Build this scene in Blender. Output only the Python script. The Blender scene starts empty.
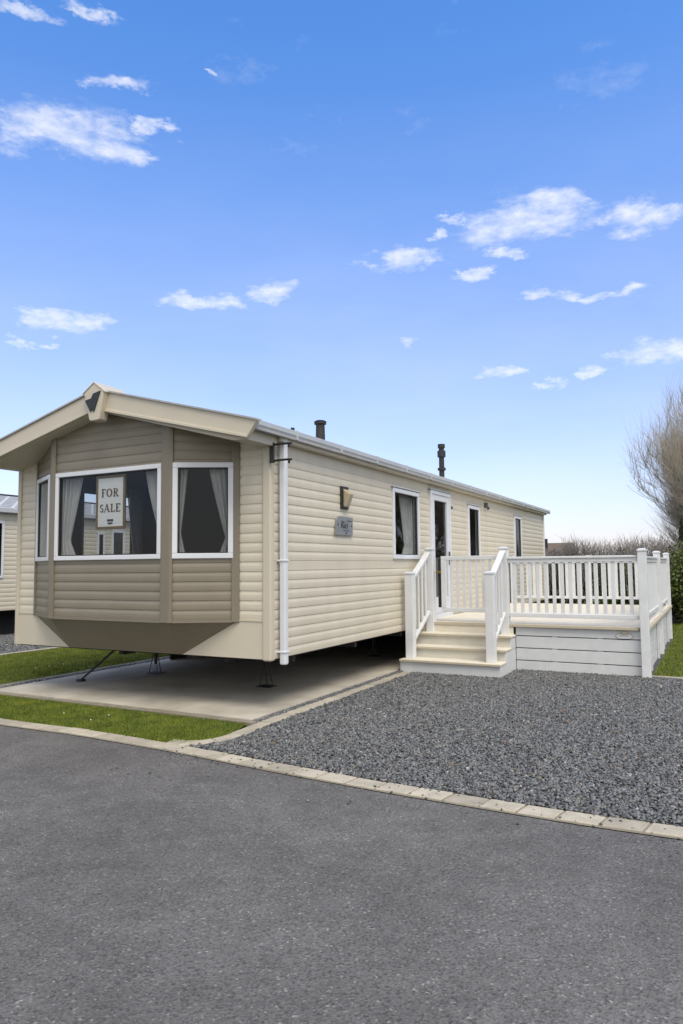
import bpy, math, random
import numpy as np
from mathutils import Vector, Matrix
R = math.radians
random.seed(7); rng = np.random.default_rng(11)
scene = bpy.context.scene
# ------------------------------------------------------------------ camera
cam = bpy.data.objects.new('camera', bpy.data.cameras.new('camera'))
scene.collection.objects.link(cam); scene.camera = cam
fw = Vector((-0.46564391, 0.88167973, 0.07626657))
rt = Vector((0.8838733, 0.46762882, -0.0095538))
up = Vector((0.04408784, -0.06296132, 0.99704169))
cam.matrix_world = Matrix(((rt.x, up.x, -fw.x, 4.0), (rt.y, up.y, -fw.y, -6.022), (rt.z, up.z, -fw.z, 1.5), (0, 0, 0, 1)))
cam.data.sensor_fit = 'VERTICAL'; cam.data.sensor_height = 36; cam.data.lens = 703.53/1024*36
cam.data.clip_start = .05; cam.data.clip_end = 2000
scene.render.resolution_x = 683; scene.render.resolution_y = 1024
scene.view_settings.view_transform = 'Standard'; scene.view_settings.look = 'None'
scene.view_settings.gamma = 1; scene.view_settings.exposure = 0.40
# ------------------------------------------------------------------ sky + sun
SUN_EL, SUN_AZ = R(56), R(128)           # azimuth measured from +Y towards +X
world = bpy.data.worlds.new('World'); scene.world = world; world.use_nodes = True
nt = world.node_tree; N = nt.nodes; Lk = nt.links
for n in list(N): N.remove(n)
def nd(t, **kw):
    n = N.new(t)
    for k, v in kw.items(): setattr(n, k, v)
    return n
def val(sock, v):
    if isinstance(v, (int, float)): sock.default_value = v
    else: Lk.new(v, sock)
def M(op, a, b=0.0, c=0.0, clamp=False):
    n = nd('ShaderNodeMath', operation=op, use_clamp=clamp)
    val(n.inputs[0], a); val(n.inputs[1], b)
    if op in ('MULTIPLY_ADD', 'SMOOTH_MAX'): val(n.inputs[2], c)
    return n.outputs[0]
tc = nd('ShaderNodeTexCoord'); sep = nd('ShaderNodeSeparateXYZ'); Lk.new(tc.outputs['Generated'], sep.inputs[0])
az = M('ARCTAN2', sep.outputs[0], sep.outputs[1]); el = M('ARCSINE', sep.outputs[2])
def noise(vec, sc, det, rough):
    n = nd('ShaderNodeTexNoise'); n.inputs['Scale'].default_value = sc; n.inputs['Detail'].default_value = det
    n.inputs['Roughness'].default_value = rough; Lk.new(vec, n.inputs['Vector']); return n
cmb = nd('ShaderNodeCombineXYZ'); Lk.new(az, cmb.inputs[0]); Lk.new(M('MULTIPLY', el, 2.3), cmb.inputs[1])
n1 = noise(cmb.outputs[0], 9, 8, .66); n2 = noise(cmb.outputs[0], 26, 6, .6)
sp1 = nd('ShaderNodeSeparateColor'); Lk.new(n1.outputs['Color'], sp1.inputs[0])
azw = M('ADD', az, M('MULTIPLY', M('SUBTRACT', sp1.outputs[0], .5), .22))
elw = M('ADD', el, M('MULTIPLY', M('SUBTRACT', sp1.outputs[1], .5), .075))
CL = [(-0.859,0.542,0.1,0.023),(-0.928,0.534,0.05,0.023),(-0.792,0.533,0.048,0.015),(-0.934,0.655,0.037,0.006),(-0.835,0.663,0.03,0.005),(-0.758,0.561,0.031,0.006),(-0.674,0.624,0.012,0.004),(-0.218,0.447,0.099,0.024),(-0.17,0.465,0.052,0.016),(-0.074,0.437,0.05,0.018),(-0.385,0.42,0.055,0.012),(-0.311,0.397,0.025,0.008),(-0.24,0.41,0.03,0.007),(-0.682,0.364,0.054,0.009),(-0.584,0.38,0.049,0.012),(-0.863,0.321,0.052,0.011),(-0.897,0.294,0.017,0.006),(-0.201,0.356,0.029,0.01),(-0.148,0.35,0.038,0.008),(-0.082,0.348,0.032,0.008),(-0.057,0.273,0.045,0.017),(-0.261,0.26,0.033,0.007),(-0.194,0.247,0.018,0.005),(-0.139,0.259,0.028,0.006),(-0.38,0.303,0.014,0.004),(-0.323,0.469,0.029,0.006),(-0.787,0.602,0.05,0.006),(-0.345,0.449,0.02,0.009),
      (0.5,0.5,.2,.04),(1.1,0.4,.25,.05),(1.9,0.45,.3,.06),(2.7,0.4,.3,.06),(-1.5,0.5,.2,.05),(-2.2,0.45,.3,.05),(-2.9,.4,.2,.05),(.9,.75,.2,.06),(2.2,.8,.3,.08),(-2.,.85,.3,.08)]
F = None
for a0, e0, wa, we in CL:
    qa = M('POWER', M('MULTIPLY', M('SUBTRACT', azw, a0), 1/(wa*1.35)), 2.0)
    qe = M('POWER', M('MULTIPLY', M('SUBTRACT', elw, e0), 1/(we*1.6)), 2.0)
    m = M('SUBTRACT', 1.0, M('ADD', qa, qe), clamp=True)
    F = m if F is None else M('MAXIMUM', F, m)
dens = M('ADD', M('MULTIPLY', F, .8), M('MULTIPLY', M('SUBTRACT', n2.outputs['Fac'], .48), 2.0))
mr = nd('ShaderNodeMapRange', interpolation_type='SMOOTHSTEP'); Lk.new(dens, mr.inputs[0])
mr.inputs[1].default_value = -.1; mr.inputs[2].default_value = 1.6
n4 = noise(cmb.outputs[0], 5, 7, .7)
wisp = M('MULTIPLY', M('SUBTRACT', n4.outputs['Fac'], .57), .8, clamp=True)
cl_a = M('MAXIMUM', M('MULTIPLY', M('MULTIPLY', mr.outputs[0], .80), M('MULTIPLY', F, 1.35, clamp=True)), wisp)
# thin veil low down
cm2 = nd('ShaderNodeCombineXYZ'); Lk.new(M('MULTIPLY', az, 1.0), cm2.inputs[0]); Lk.new(M('MULTIPLY', el, 3.0), cm2.inputs[1])
n3 = noise(cm2.outputs[0], 3.0, 5, .55)
veil = M('MULTIPLY', M('MULTIPLY', M('SUBTRACT', n3.outputs['Fac'], .10), .55, clamp=True), M('MULTIPLY', M('SUBTRACT', .62, el), 1.3, clamp=True))
# added out-of-view cloud behind the camera and overhead, as white fill light
bk_ = M('ADD', M('ADD', M('MULTIPLY', sep.outputs[0], .53), M('MULTIPLY', sep.outputs[1], -.85)), M('MULTIPLY', M('SUBTRACT', n3.outputs['Fac'], .5), .9))
fill_cloud = M('MULTIPLY', M('ADD', bk_, M('ADD', M('MULTIPLY', sep.outputs[2], .85), -.22)), 2.2, clamp=True)
alpha = M('MAXIMUM', M('MAXIMUM', cl_a, veil), M('MULTIPLY', fill_cloud, .92))
sky = nd('ShaderNodeTexSky', sky_type='NISHITA'); sky.sun_disc = False
sky.sun_elevation = SUN_EL; sky.sun_rotation = SUN_AZ; sky.air_density = 1.0; sky.dust_density = .6; sky.ozone_density = 2.0
ramp = nd('ShaderNodeValToRGB'); Lk.new(el, ramp.inputs[0]); RE = ramp.color_ramp.elements
RE[0].position = 0; RE[0].color = (.33, .30, .385, 1); RE[1].position = .68; RE[1].color = (.265, .45, .655, 1)
for p_, c_2 in ((.12, (.41, .38, .45)), (.35, (.42, .445, .56)), (.5, (.345, .455, .62))):
    e_ = RE.new(p_); e_.color = (*c_2, 1)
tint = nd('ShaderNodeVectorMath', operation='MULTIPLY'); Lk.new(sky.outputs[0], tint.inputs[0]); Lk.new(ramp.outputs[0], tint.inputs[1])
tint2 = nd('ShaderNodeVectorMath', operation='SCALE'); Lk.new(tint.outputs[0], tint2.inputs[0]); tint2.inputs[3].default_value = 2.9
mx = nd('ShaderNodeMix', data_type='RGBA'); Lk.new(alpha, mx.inputs[0]); Lk.new(tint2.outputs[0], mx.inputs[6]); mx.inputs[7].default_value = (7.5, 7.4, 7.25, 1)
bg = nd('ShaderNodeBackground'); bg.inputs[1].default_value = .12; Lk.new(mx.outputs[2], bg.inputs[0])
wo = nd('ShaderNodeOutputWorld'); Lk.new(bg.outputs[0], wo.inputs[0])
sd = bpy.data.lights.new('sun', 'SUN'); sd.energy = 2.1; sd.angle = R(32); sd.color = (1, .925, .80)
sun = bpy.data.objects.new('sun', sd); scene.collection.objects.link(sun)
sv = Vector((math.sin(SUN_AZ)*math.cos(SUN_EL), math.cos(SUN_AZ)*math.cos(SUN_EL), math.sin(SUN_EL)))
sun.rotation_euler = sv.to_track_quat('Z', 'Y').to_euler(); sun.location = (20, -20, 30)
# ------------------------------------------------------------------ materials
def mat(name, col, rough=.6, var=0.0, vscale=8, bump=0.0, bscale=60, metal=0, col2=None, spec=.5, det=5, stretch=(1, 1, 1)):
    m = bpy.data.materials.new(name); m.use_nodes = True; t = m.node_tree; b = t.nodes['Principled BSDF']
    b.inputs['Base Color'].default_value = (*col, 1); b.inputs['Roughness'].default_value = rough
    b.inputs['Metallic'].default_value = metal; b.inputs['Specular IOR Level'].default_value = spec
    g = t.nodes.new('ShaderNodeNewGeometry'); mp = t.nodes.new('ShaderNodeMapping'); mp.inputs['Scale'].default_value = stretch
    t.links.new(g.outputs['Position'], mp.inputs['Vector'])
    n = t.nodes.new('ShaderNodeTexNoise'); n.inputs['Scale'].default_value = vscale; n.inputs['Detail'].default_value = det
    n.inputs['Roughness'].default_value = .6
    t.links.new(mp.outputs[0], n.inputs['Vector'])
    r = t.nodes.new('ShaderNodeValToRGB'); t.links.new(n.outputs['Fac'], r.inputs[0])
    c2 = col2 if col2 else tuple(c*(1-var) for c in col)
    c1 = col if col2 else tuple(min(1, c*(1+var)) for c in col)
    r.color_ramp.elements[0].position = .3; r.color_ramp.elements[0].color = (*c2, 1)
    r.color_ramp.elements[1].position = .7; r.color_ramp.elements[1].color = (*c1, 1)
    t.links.new(r.outputs[0], b.inputs['Base Color'])
    if name == 'edging_block':
        x = t.nodes.new('ShaderNodeMix'); x.data_type = 'RGBA'; x.blend_type = 'MULTIPLY'; x.inputs[0].default_value = 1
        mr_ = t.nodes.new('ShaderNodeMapRange'); t.links.new(g.outputs['Random Per Island'], mr_.inputs[0]); mr_.inputs[3].default_value = .78; mr_.inputs[4].default_value = 1.12
        t.links.new(r.outputs[0], x.inputs[6]); t.links.new(mr_.outputs[0], x.inputs[7]); t.links.new(x.outputs[2], b.inputs['Base Color'])
    if bump:
        n2 = t.nodes.new('ShaderNodeTexNoise'); n2.inputs['Scale'].default_value = bscale; n2.inputs['Detail'].default_value = 4
        t.links.new(g.outputs['Position'], n2.inputs['Vector'])
        bp = t.nodes.new('ShaderNodeBump'); bp.inputs['Strength'].default_value = bump; bp.inputs['Distance'].default_value = .01
        t.links.new(n2.outputs['Fac'], bp.inputs['Height']); t.links.new(bp.outputs[0], b.inputs['Normal'])
    return m
CREAM = mat('cream_cladding', (.58, .53, .425), .42, .045, 2.2, .05, 40, stretch=(1.6, 1.6, .35))
CREAMF = mat('cream_flat', (.55, .50, .40), .4, .03, 2.5, .03, 30)
TRIMC = mat('cream_trim', (.53, .48, .385), .4, .03, 3)
TAUPE = mat('taupe_cladding', (.215, .188, .142), .45, .05, 4, .04, 40)
TAUPET = mat('taupe_trim', (.19, .165, .125), .45, .04, 4)
PVC = mat('white_upvc', (.64, .66, .70), .32, .03, 6)
PVCD = mat('deck_upvc', (.66, .675, .695), .4, .06, 5, .03, 30)
BOARD = mat('deck_skirt_board', (.60, .615, .63), .45, .06, 6, .05, 30)
DECKC = mat('cream_deck_board', (.66, .615, .525), .7, .05, 7, .1, 50, stretch=(1, .3, 1), spec=.2)
RISER = mat('step_riser', (.58, .56, .50), .6, .05, 8)
NOSE = mat('deck_nosing', (.48, .43, .33), .5, .06, 8)
GUT = mat('gutter_plastic', (.43, .45, .48), .4, .06, 4)
ROOFM = mat('roof_tile_sheet', (.36, .36, .36), .5, .12, 10, .2, 25)
BLACK = mat('black_plastic', (.015, .016, .016), .45, .2, 20)
FLUE = mat('flue_enamel', (.02, .019, .018), .55, .35, 18)
RUB = mat('rubber_seal', (.02, .02, .02), .6)
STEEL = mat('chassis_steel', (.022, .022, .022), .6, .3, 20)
GALV = mat('galvanised_steel', (.12, .12, .115), .5, .2, 20, metal=.6)
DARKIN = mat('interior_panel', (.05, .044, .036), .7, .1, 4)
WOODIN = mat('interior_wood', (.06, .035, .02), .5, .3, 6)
SOFAM = mat('sofa_fabric', (.10, .075, .055), .9, .1, 30)
CURT = mat('voile_curtain', (.62, .62, .62), .9, .12, 30, stretch=(3, 3, .2))
t_ = CURT.node_tree; b_ = t_.nodes['Principled BSDF']; o_ = [n for n in t_.nodes if n.type == 'OUTPUT_MATERIAL'][0]
x_ = t_.nodes.new('ShaderNodeMixShader'); x_.inputs[0].default_value = .30; y_ = t_.nodes.new('ShaderNodeBsdfTransparent')
t_.links.new(b_.outputs[0], x_.inputs[1]); t_.links.new(y_.outputs[0], x_.inputs[2]); t_.links.new(x_.outputs[0], o_.inputs['Surface'])
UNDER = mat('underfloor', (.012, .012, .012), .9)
CONC = mat('slab_concrete', (.54, .50, .42), .85, 0, 1.3, .35, 90, col2=(.30, .27, .215), det=8)
EDGE = mat('edging_block', (.48, .435, .35), .85, 0, 6, .5, 70, col2=(.33, .30, .24), det=8)
EDGEG = mat('edging_aged', (.25, .22, .17), .9, 0, 9, .5, 70, col2=(.17, .15, .11), det=8)
BROWNR = mat('brown_roof', (.13, .095, .065), .9, .25, 3)
BRICK = mat('outbuilding_wall', (.10, .075, .06), .9, .2, 3)
SIGNW = mat('sign_board_white', (.86, .86, .86), .45, .02, 5)
SIGNG = mat('sign_gold', (.20, .135, .055), .45, .1, 20)
TXT = mat('sign_lettering', (.16, .095, .04), .5, .1, 20)
DARKT = mat('dark_lettering', (.045, .05, .055), .5)
GREYP = mat('grey_plate', (.24, .25, .255), .4, .1, 10, metal=.3)
LAMPC = mat('lamp_shade_cream', (.42, .36, .25), .5, .05, 8)
BRASS = mat('brass', (.30, .20, .08), .35, .1, 20, metal=.8)
BARK = mat('tree_bark', (.27, .23, .175), .9, .3, 12, .4, 40)
TWIG = mat('bare_twigs', (.42, .38, .32), .9, .25, 3)
TWIGD = mat('hedge_twigs', (.22, .205, .195), .9, .3, 3)
SOIL = mat('soil', (.05, .04, .03), .95, .3, 6, .4, 40)
def leafmat(name, a, b, c, sc=3.0):
    m = mat(name, a, .6, 0, sc, col2=b); t = m.node_tree
    r = [n for n in t.nodes if n.type == 'VALTORGB'][0]; e = r.color_ramp.elements.new(.5); e.color = (*c, 1)
    return m
GRASSM = leafmat('lawn_blades', (.19, .22, .02), (.08, .115, .010), (.13, .168, .015), 4)
LAWN = mat('lawn_ground', (.11, .135, .018), .95, 0, 3, .6, 120, col2=(.045, .065, .012))
LEAF = leafmat('hedge_leaves', (.07, .075, .02), (.022, .016, .010), (.038, .028, .017), 1.4)
LEAFG = leafmat('ivy_leaves', (.16, .19, .035), (.03, .05, .012), (.08, .11, .02), 2.5)
LEAFC = leafmat('conifer_leaves', (.05, .055, .028), (.02, .024, .014), (.035, .04, .02), 3)
def asphalt():
    m = bpy.data.materials.new('asphalt'); m.use_nodes = True; t = m.node_tree; b = t.nodes['Principled BSDF']; L = t.links.new
    g = t.nodes.new('ShaderNodeNewGeometry')
    def tx(kind, sc, **k):
        n = t.nodes.new(kind); n.inputs['Scale'].default_value = sc
        for a, v in k.items(): n.inputs[a].default_value = v
        L(g.outputs['Position'], n.inputs['Vector']); return n
    v = tx('ShaderNodeTexVoronoi', 105); big = tx('ShaderNodeTexNoise', 1.1, Detail=5, Distortion=.6); med = tx('ShaderNodeTexNoise', 5, Detail=6, Roughness=.65)
    fine = tx('ShaderNodeTexNoise', 70, Detail=4, Roughness=.75)
    sc = t.nodes.new('ShaderNodeSeparateColor'); L(v.outputs['Color'], sc.inputs[0])
    r = t.nodes.new('ShaderNodeValToRGB'); L(sc.outputs[0], r.inputs[0]); E = r.color_ramp.elements
    E[0].position = 0; E[0].color = (.07, .067, .067, 1); E[1].position = 1; E[1].color = (.235, .228, .218, 1)
    e = E.new(.25); e.color = (.108, .104, .102, 1); e = E.new(.955); e.color = (.135, .130, .127, 1)
    def mul(c, f, lo, hi):
        mr = t.nodes.new('ShaderNodeMapRange'); L(f, mr.inputs[0]); mr.inputs[1].default_value = .3; mr.inputs[2].default_value = .7
        mr.inputs[3].default_value = lo; mr.inputs[4].default_value = hi
        x = t.nodes.new('ShaderNodeMix'); x.data_type = 'RGBA'; x.blend_type = 'MULTIPLY'; x.inputs[0].default_value = 1
        L(c, x.inputs[6]); L(mr.outputs[0], x.inputs[7]); return x.outputs[2]
    c = mul(mul(mul(r.outputs[0], big.outputs['Fac'], .82, 1.18), med.outputs['Fac'], .84, 1.14), fine.outputs['Fac'], .7, 1.3)
    L(c, b.inputs['Base Color']); b.inputs['Roughness'].default_value = .88; b.inputs['Specular IOR Level'].default_value = .35
    ad = t.nodes.new('ShaderNodeMath'); ad.operation = 'ADD'; L(fine.outputs['Fac'], ad.inputs[0]); L(v.outputs['Distance'], ad.inputs[1])
    bp = t.nodes.new('ShaderNodeBump'); bp.inputs['Strength'].default_value = .65; bp.inputs['Distance'].default_value = .006
    L(ad.outputs[0], bp.inputs['Height']); L(bp.outputs[0], b.inputs['Normal'])
    return m
ASPH = asphalt()
def stonemat():
    m = bpy.data.materials.new('slate_chippings'); m.use_nodes = True; t = m.node_tree; b = t.nodes['Principled BSDF']; L = t.links.new
    g = t.nodes.new('ShaderNodeNewGeometry'); r = t.nodes.new('ShaderNodeValToRGB'); L(g.outputs['Random Per Island'], r.inputs[0])
    E = r.color_ramp.elements; E[0].color = (.045, .05, .058, 1); E[1].color = (.52, .52, .52, 1)
    for p, c in ((.35, (.13, .135, .14)), (.7, (.215, .22, .225)), (.92, (.25, .26, .275)), (.97, (.22, .18, .13))):
        e = E.new(p); e.color = (*c, 1)
    n = t.nodes.new('ShaderNodeTexNoise'); n.inputs['Scale'].default_value = 90; L(g.outputs['Position'], n.inputs['Vector'])
    x = t.nodes.new('ShaderNodeMix'); x.data_type = 'RGBA'; x.blend_type = 'MULTIPLY'; x.inputs[0].default_value = .5
    L(r.outputs[0], x.inputs[6]); L(n.outputs['Fac'], x.inputs[7]); L(x.outputs[2], b.inputs['Base Color'])
    b.inputs['Roughness'].default_value = .6
    return m
STONE = stonemat()
GBASE = mat('gravel_bed', (.10, .105, .115), .9, 0, 45, .9, 70, col2=(.03, .032, .036))
def glass(name, tint, refl=1.0):
    m = bpy.data.materials.new(name); m.use_nodes = True; t = m.node_tree; L = t.links.new
    for n in list(t.nodes): t.nodes.remove(n)
    o = t.nodes.new('ShaderNodeOutputMaterial'); tr = t.nodes.new('ShaderNodeBsdfTransparent'); tr.inputs[0].default_value = (*tint, 1)
    gl = t.nodes.new('ShaderNodeBsdfGlossy'); gl.inputs['Roughness'].default_value = .015; gl.inputs[0].default_value = (.95, .97, 1, 1)
    fr = t.nodes.new('ShaderNodeLayerWeight'); fr.inputs[0].default_value = .5
    pw = t.nodes.new('ShaderNodeMath'); pw.operation = 'POWER'; L(fr.outputs['Facing'], pw.inputs[0]); pw.inputs[1].default_value = 4.0
    mu = t.nodes.new('ShaderNodeMath'); mu.operation = 'MULTIPLY_ADD'; L(pw.outputs[0], mu.inputs[0]); mu.inputs[1].default_value = .85*refl; mu.inputs[2].default_value = .045*refl
    g = t.nodes.new('ShaderNodeNewGeometry'); n = t.nodes.new('ShaderNodeTexNoise'); n.inputs['Scale'].default_value = 1.6
    L(g.outputs['Position'], n.inputs['Vector']); bp = t.nodes.new('ShaderNodeBump'); bp.inputs['Strength'].default_value = .12; bp.inputs['Distance'].default_value = .02
    L(n.outputs['Fac'], bp.inputs['Height']); L(bp.outputs[0], gl.inputs['Normal'])
    mx = t.nodes.new('ShaderNodeMixShader'); L(mu.outputs[0], mx.inputs[0]); L(tr.outputs[0], mx.inputs[1]); L(gl.outputs[0], mx.inputs[2]); L(mx.outputs[0], o.inputs[0])
    return m
GLASS = glass('window_glass', (.84, .85, .85), .32)
GLASSD = glass('tinted_glass', (.38, .39, .39), .8)
# ------------------------------------------------------------------ mesh helpers
class MB:
    def __init__(s): s.v = []; s.f = []
    def add(s, vs, fs):
        o = len(s.v); s.v += [tuple(v) for v in vs]; s.f += [tuple(i+o for i in f) for f in fs]; return s
    def box(s, x0, x1, y0, y1, z0, z1):
        return s.add([(x0,y0,z0),(x1,y0,z0),(x1,y1,z0),(x0,y1,z0),(x0,y0,z1),(x1,y0,z1),(x1,y1,z1),(x0,y1,z1)],
                     [(0,3,2,1),(4,5,6,7),(0,1,5,4),(1,2,6,5),(2,3,7,6),(3,0,4,7)])
    def obox(s, O, U, Nn, u0, u1, n0, n1, z0, z1):      # box in a vertical plane frame
        P = lambda u, n, z: (O[0]+U[0]*u+Nn[0]*n, O[1]+U[1]*u+Nn[1]*n, z)
        return s.add([P(u0,n0,z0),P(u1,n0,z0),P(u1,n1,z0),P(u0,n1,z0),P(u0,n0,z1),P(u1,n0,z1),P(u1,n1,z1),P(u0,n1,z1)],
                     [(0,3,2,1),(4,5,6,7),(0,1,5,4),(1,2,6,5),(2,3,7,6),(3,0,4,7)])
    def prism(s, poly, a, h):                            # poly of 3-D points swept by vector h
        n = len(poly); h = Vector(h); A = [Vector(p) for p in poly]
        return s.add([tuple(p) for p in A]+[tuple(p+h) for p in A], [tuple(range(n))[::-1], tuple(range(n, 2*n))]+[(i, (i+1) % n, n+(i+1) % n, n+i) for i in range(n)])
    def quad(s, *p): return s.add(p, [tuple(range(len(p)))])
    def tube(s, pts, rad, k=8, cap=True):
        pts = [Vector(p) for p in pts]; rr = rad if isinstance(rad, (list, tuple)) else [rad]*len(pts)
        o = len(s.v); ref = None
        for i, p in enumerate(pts):
            d = (pts[min(i+1, len(pts)-1)]-pts[max(i-1, 0)]).normalized()
            if ref is None: ref = Vector((0, 0, 1)) if abs(d.z) < .9 else Vector((1, 0, 0))
            a = d.cross(ref).normalized(); b = d.cross(a)
            for j in range(k):
                t = 2*math.pi*j/k; s.v.append(tuple(p+(a*math.cos(t)+b*math.sin(t))*rr[i]))
        for i in range(len(pts)-1):
            for j in range(k):
                s.f.append((o+i*k+j, o+i*k+(j+1) % k, o+(i+1)*k+(j+1) % k, o+(i+1)*k+j))
        if cap:
            s.f.append(tuple(o+j for j in range(k))[::-1]); s.f.append(tuple(o+(len(pts)-1)*k+j for j in range(k)))
        return s
    def build(s, name, m, parent=None, bevel=0, smooth=False, fix=True, seg=2):
        me = bpy.data.meshes.new(name)
        off = Vector((0, 0, 0))
        if parent is not None: off = world_loc(parent)
        me.from_pydata([(v[0]-off.x, v[1]-off.y, v[2]-off.z) for v in s.v], [], s.f); me.materials.append(m)
        if fix:
            import bmesh
            bm = bmesh.new(); bm.from_mesh(me); bmesh.ops.recalc_face_normals(bm, faces=bm.faces); bm.to_mesh(me); bm.free()
        if smooth:
            for p in me.polygons: p.use_smooth = True
        ob = bpy.data.objects.new(name, me); scene.collection.objects.link(ob)
        if parent is not None: ob.parent = parent
        if bevel:
            b = ob.modifiers.new('bevel', 'BEVEL'); b.width = bevel; b.segments = seg; b.limit_method = 'ANGLE'; b.angle_limit = R(40)
        return ob
def world_loc(o):
    v = Vector((0, 0, 0))
    while o is not None: v += o.location; o = o.parent
    return v
def tag(o, label=None, cat=None, group=None, kind=None):
    if label: o['label'] = label
    if cat: o['category'] = cat
    if group: o['group'] = group
    if kind: o['kind'] = kind
    return o
def empty(name, loc, label, cat, group=None):
    o = bpy.data.objects.new(name, None); scene.collection.objects.link(o); o.location = loc; o.empty_display_size = .2
    return tag(o, label, cat, group)
def recenter(o):                                         # put a one-mesh thing's origin at its base
    me = o.data; n = len(me.vertices); c = np.empty(n*3); me.vertices.foreach_get('co', c); c = c.reshape(-1, 3)
    b = np.array([(c[:, 0].min()+c[:, 0].max())/2, (c[:, 1].min()+c[:, 1].max())/2, c[:, 2].min()])
    me.vertices.foreach_set('co', (c-b).ravel()); o.location = b; me.update(); return o
def npmesh(name, V, Fc, m, k=4, smooth=False):
    me = bpy.data.meshes.new(name); me.vertices.add(len(V)); me.vertices.foreach_set('co', V.astype('f').ravel())
    nf = len(Fc); me.loops.add(nf*k); me.loops.foreach_set('vertex_index', Fc.astype('i').ravel())
    me.polygons.add(nf); me.polygons.foreach_set('loop_start', np.arange(nf, dtype='i')*k)
    me.update(calc_edges=True); me.validate(); me.materials.append(m)
    if smooth: me.polygons.foreach_set('use_smooth', np.ones(nf, bool))
    ob = bpy.data.objects.new(name, me); scene.collection.objects.link(ob); return ob
PROF = [(0.0, .000), (.004, .0055), (.030, .0075), (.058, .0072), (.074, .0042), (.084, .0012), (.0985, .0)]  # (z, out) of one cladding board
def siding(mb, O, U, Nn, u0, u1, z0, z1, holes=(), top=None, pitch=.1, flat=()):
    """horizontal moulded cladding in a vertical plane, cut round the openings"""
    zs = []; k = 0
    while z0+k*pitch < z1-.001:
        b = z0+k*pitch
        if any(a <= b+.05 <= c for a, c in flat): zs += [(b, .004), (b+pitch-.002, .004)]
        else: zs += [(b+a*pitch/.1, o) for a, o in PROF]
        k += 1
    zs = [(min(z, z1), o) for z, o in zs]
    for (za, oa), (zb, ob) in zip(zs[:-1], zs[1:]):
        if zb < za: continue
        cuts = sorted({za, zb} | {h for H in holes for h in (H[2], H[3]) if za < h < zb})
        if len(cuts) < 2: cuts = [za, zb]
        for c0, c1 in zip(cuts[:-1], cuts[1:]):
            t0 = (c0-za)/(zb-za) if zb > za else 0; t1 = (c1-za)/(zb-za) if zb > za else 1
            o0 = oa+(ob-oa)*t0; o1 = oa+(ob-oa)*t1; mid = (c0+c1)/2
            iv = [(u0, u1)]
            if top: 
                a, b = top(mid); a, b = max(u0, a), min(u1, b); iv = [(a, b)] if b > a else []
            for H in holes:
                if H[2] < mid < H[3]:
                    nv = []
                    for a, b in iv:
                        if H[0] > a: nv.append((a, min(b, H[0])))
                        if H[1] < b: nv.append((max(a, H[1]), b))
                    iv = [q for q in nv if q[1] > q[0]]
            P = lambda u, n, z: (O[0]+U[0]*u+Nn[0]*n, O[1]+U[1]*u+Nn[1]*n, z)
            for a, b in iv: mb.quad(P(a, o0, c0), P(b, o0, c0), P(b, o1, c1), P(a, o1, c1))
    return mb
def window(parent, O, U, Nn, u0, u1, z0, z1, w=.05, name='window', gm=None, out=.03, dark=True, drip=False):
    f = MB()
    for a, b, c, d in ((u0, u1, z0, z0+w), (u0, u1, z1-w, z1), (u0, u0+w, z0+w, z1-w), (u1-w, u1, z0+w, z1-w)):
        f.obox(O, U, Nn, a, b, -.05, out, c, d)
    fo = f.build(name, PVC, parent, bevel=.006)
    g = MB(); e = .012
    for a, b, c, d in ((u0+w, u1-w, z0+w, z0+w+e), (u0+w, u1-w, z1-w-e, z1-w), (u0+w, u0+w+e, z0+w+e, z1-w-e), (u1-w-e, u1-w, z0+w+e, z1-w-e)):
        g.obox(O, U, Nn, a, b, -.03, .012, c, d)
    g.build('seal', RUB, fo)
    p = MB().obox(O, U, Nn, u0+w+.002, u1-w-.002, -.004, .002, z0+w+.002, z1-w-.002)
    p.build('pane', gm or GLASS, fo)
    if drip:
        MB().obox(O, U, Nn, u0-.03, u1+.06, 0, .045, z1+.008, z1+.024).build('drip_rail', GUT, fo, bevel=.003)
    return fo
# ------------------------------------------------------------------ the setting: ground surfaces
def sheet(name, pts, z, m, kind='structure', thick=0):
    mb = MB()
    if thick: mb.prism([(x, y, z-thick) for x, y in pts], None, (0, 0, thick))
    else: mb.quad(*[(x, y, z) for x, y in pts])
    o = mb.build(name, m, fix=True)
    if not thick and o.data.polygons[0].normal.z < 0: o.data.flip_normals()
    return tag(o, kind=kind)
W = 3.84; XC = -W/2; L = 13.05
sheet('ground', [(-600, -600), (600, -600), (600, 900), (-600, 900)], -.03, LAWN)
def kerb_y(x): return -1.33-.028*x-.012*max(0, x)**1 if x > -.5 else -1.30+.012*(x+.5)
KX = np.arange(-16, 14.01, .25)
def ky(x):  # inner line of the kerb
    return float(np.interp(x, [-16, -6, -2.4, -1.1, 0, 1.2, 2.05, 2.7, 3.3, 3.8, 6, 14], [-1.75, -1.42, -1.27, -1.24, -1.30, -1.42, -1.48, -1.50, -1.51, -1.49, -1.45, -1.3]))
road_edge = [(x, ky(x)-.166) for x in KX]
sheet('road', [(-60, -12), (60, -12), (60, -1.5)]+[(x, y) for x, y in reversed(road_edge)]+[(-60, -2)], -.004, ASPH)
kb = MB(); x = -16.0
while x < 13.5:
    ln = .236+random.uniform(-.008, .008); x1 = x+ln-.013
    y0, y1 = ky(x), ky(x1); j = random.uniform(-.003, .003); z = .009+random.uniform(-.002, .003); lean = .03
    kb.prism([(x, y0+j, -.1), (x1, y1+j, -.1), (x1-lean, y1-.162+j, -.1), (x-lean, y0-.162+j, -.1)], None, (0, 0, .1+z)); x += ln
tag(kb.build('kerb', EDGE, bevel=.007), kind='structure')
sheet('mortar_bed', [(x, ky(x)+.004) for x in KX]+[(x, ky(x)-.19) for x in reversed(KX)], .002, EDGEG)
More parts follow.
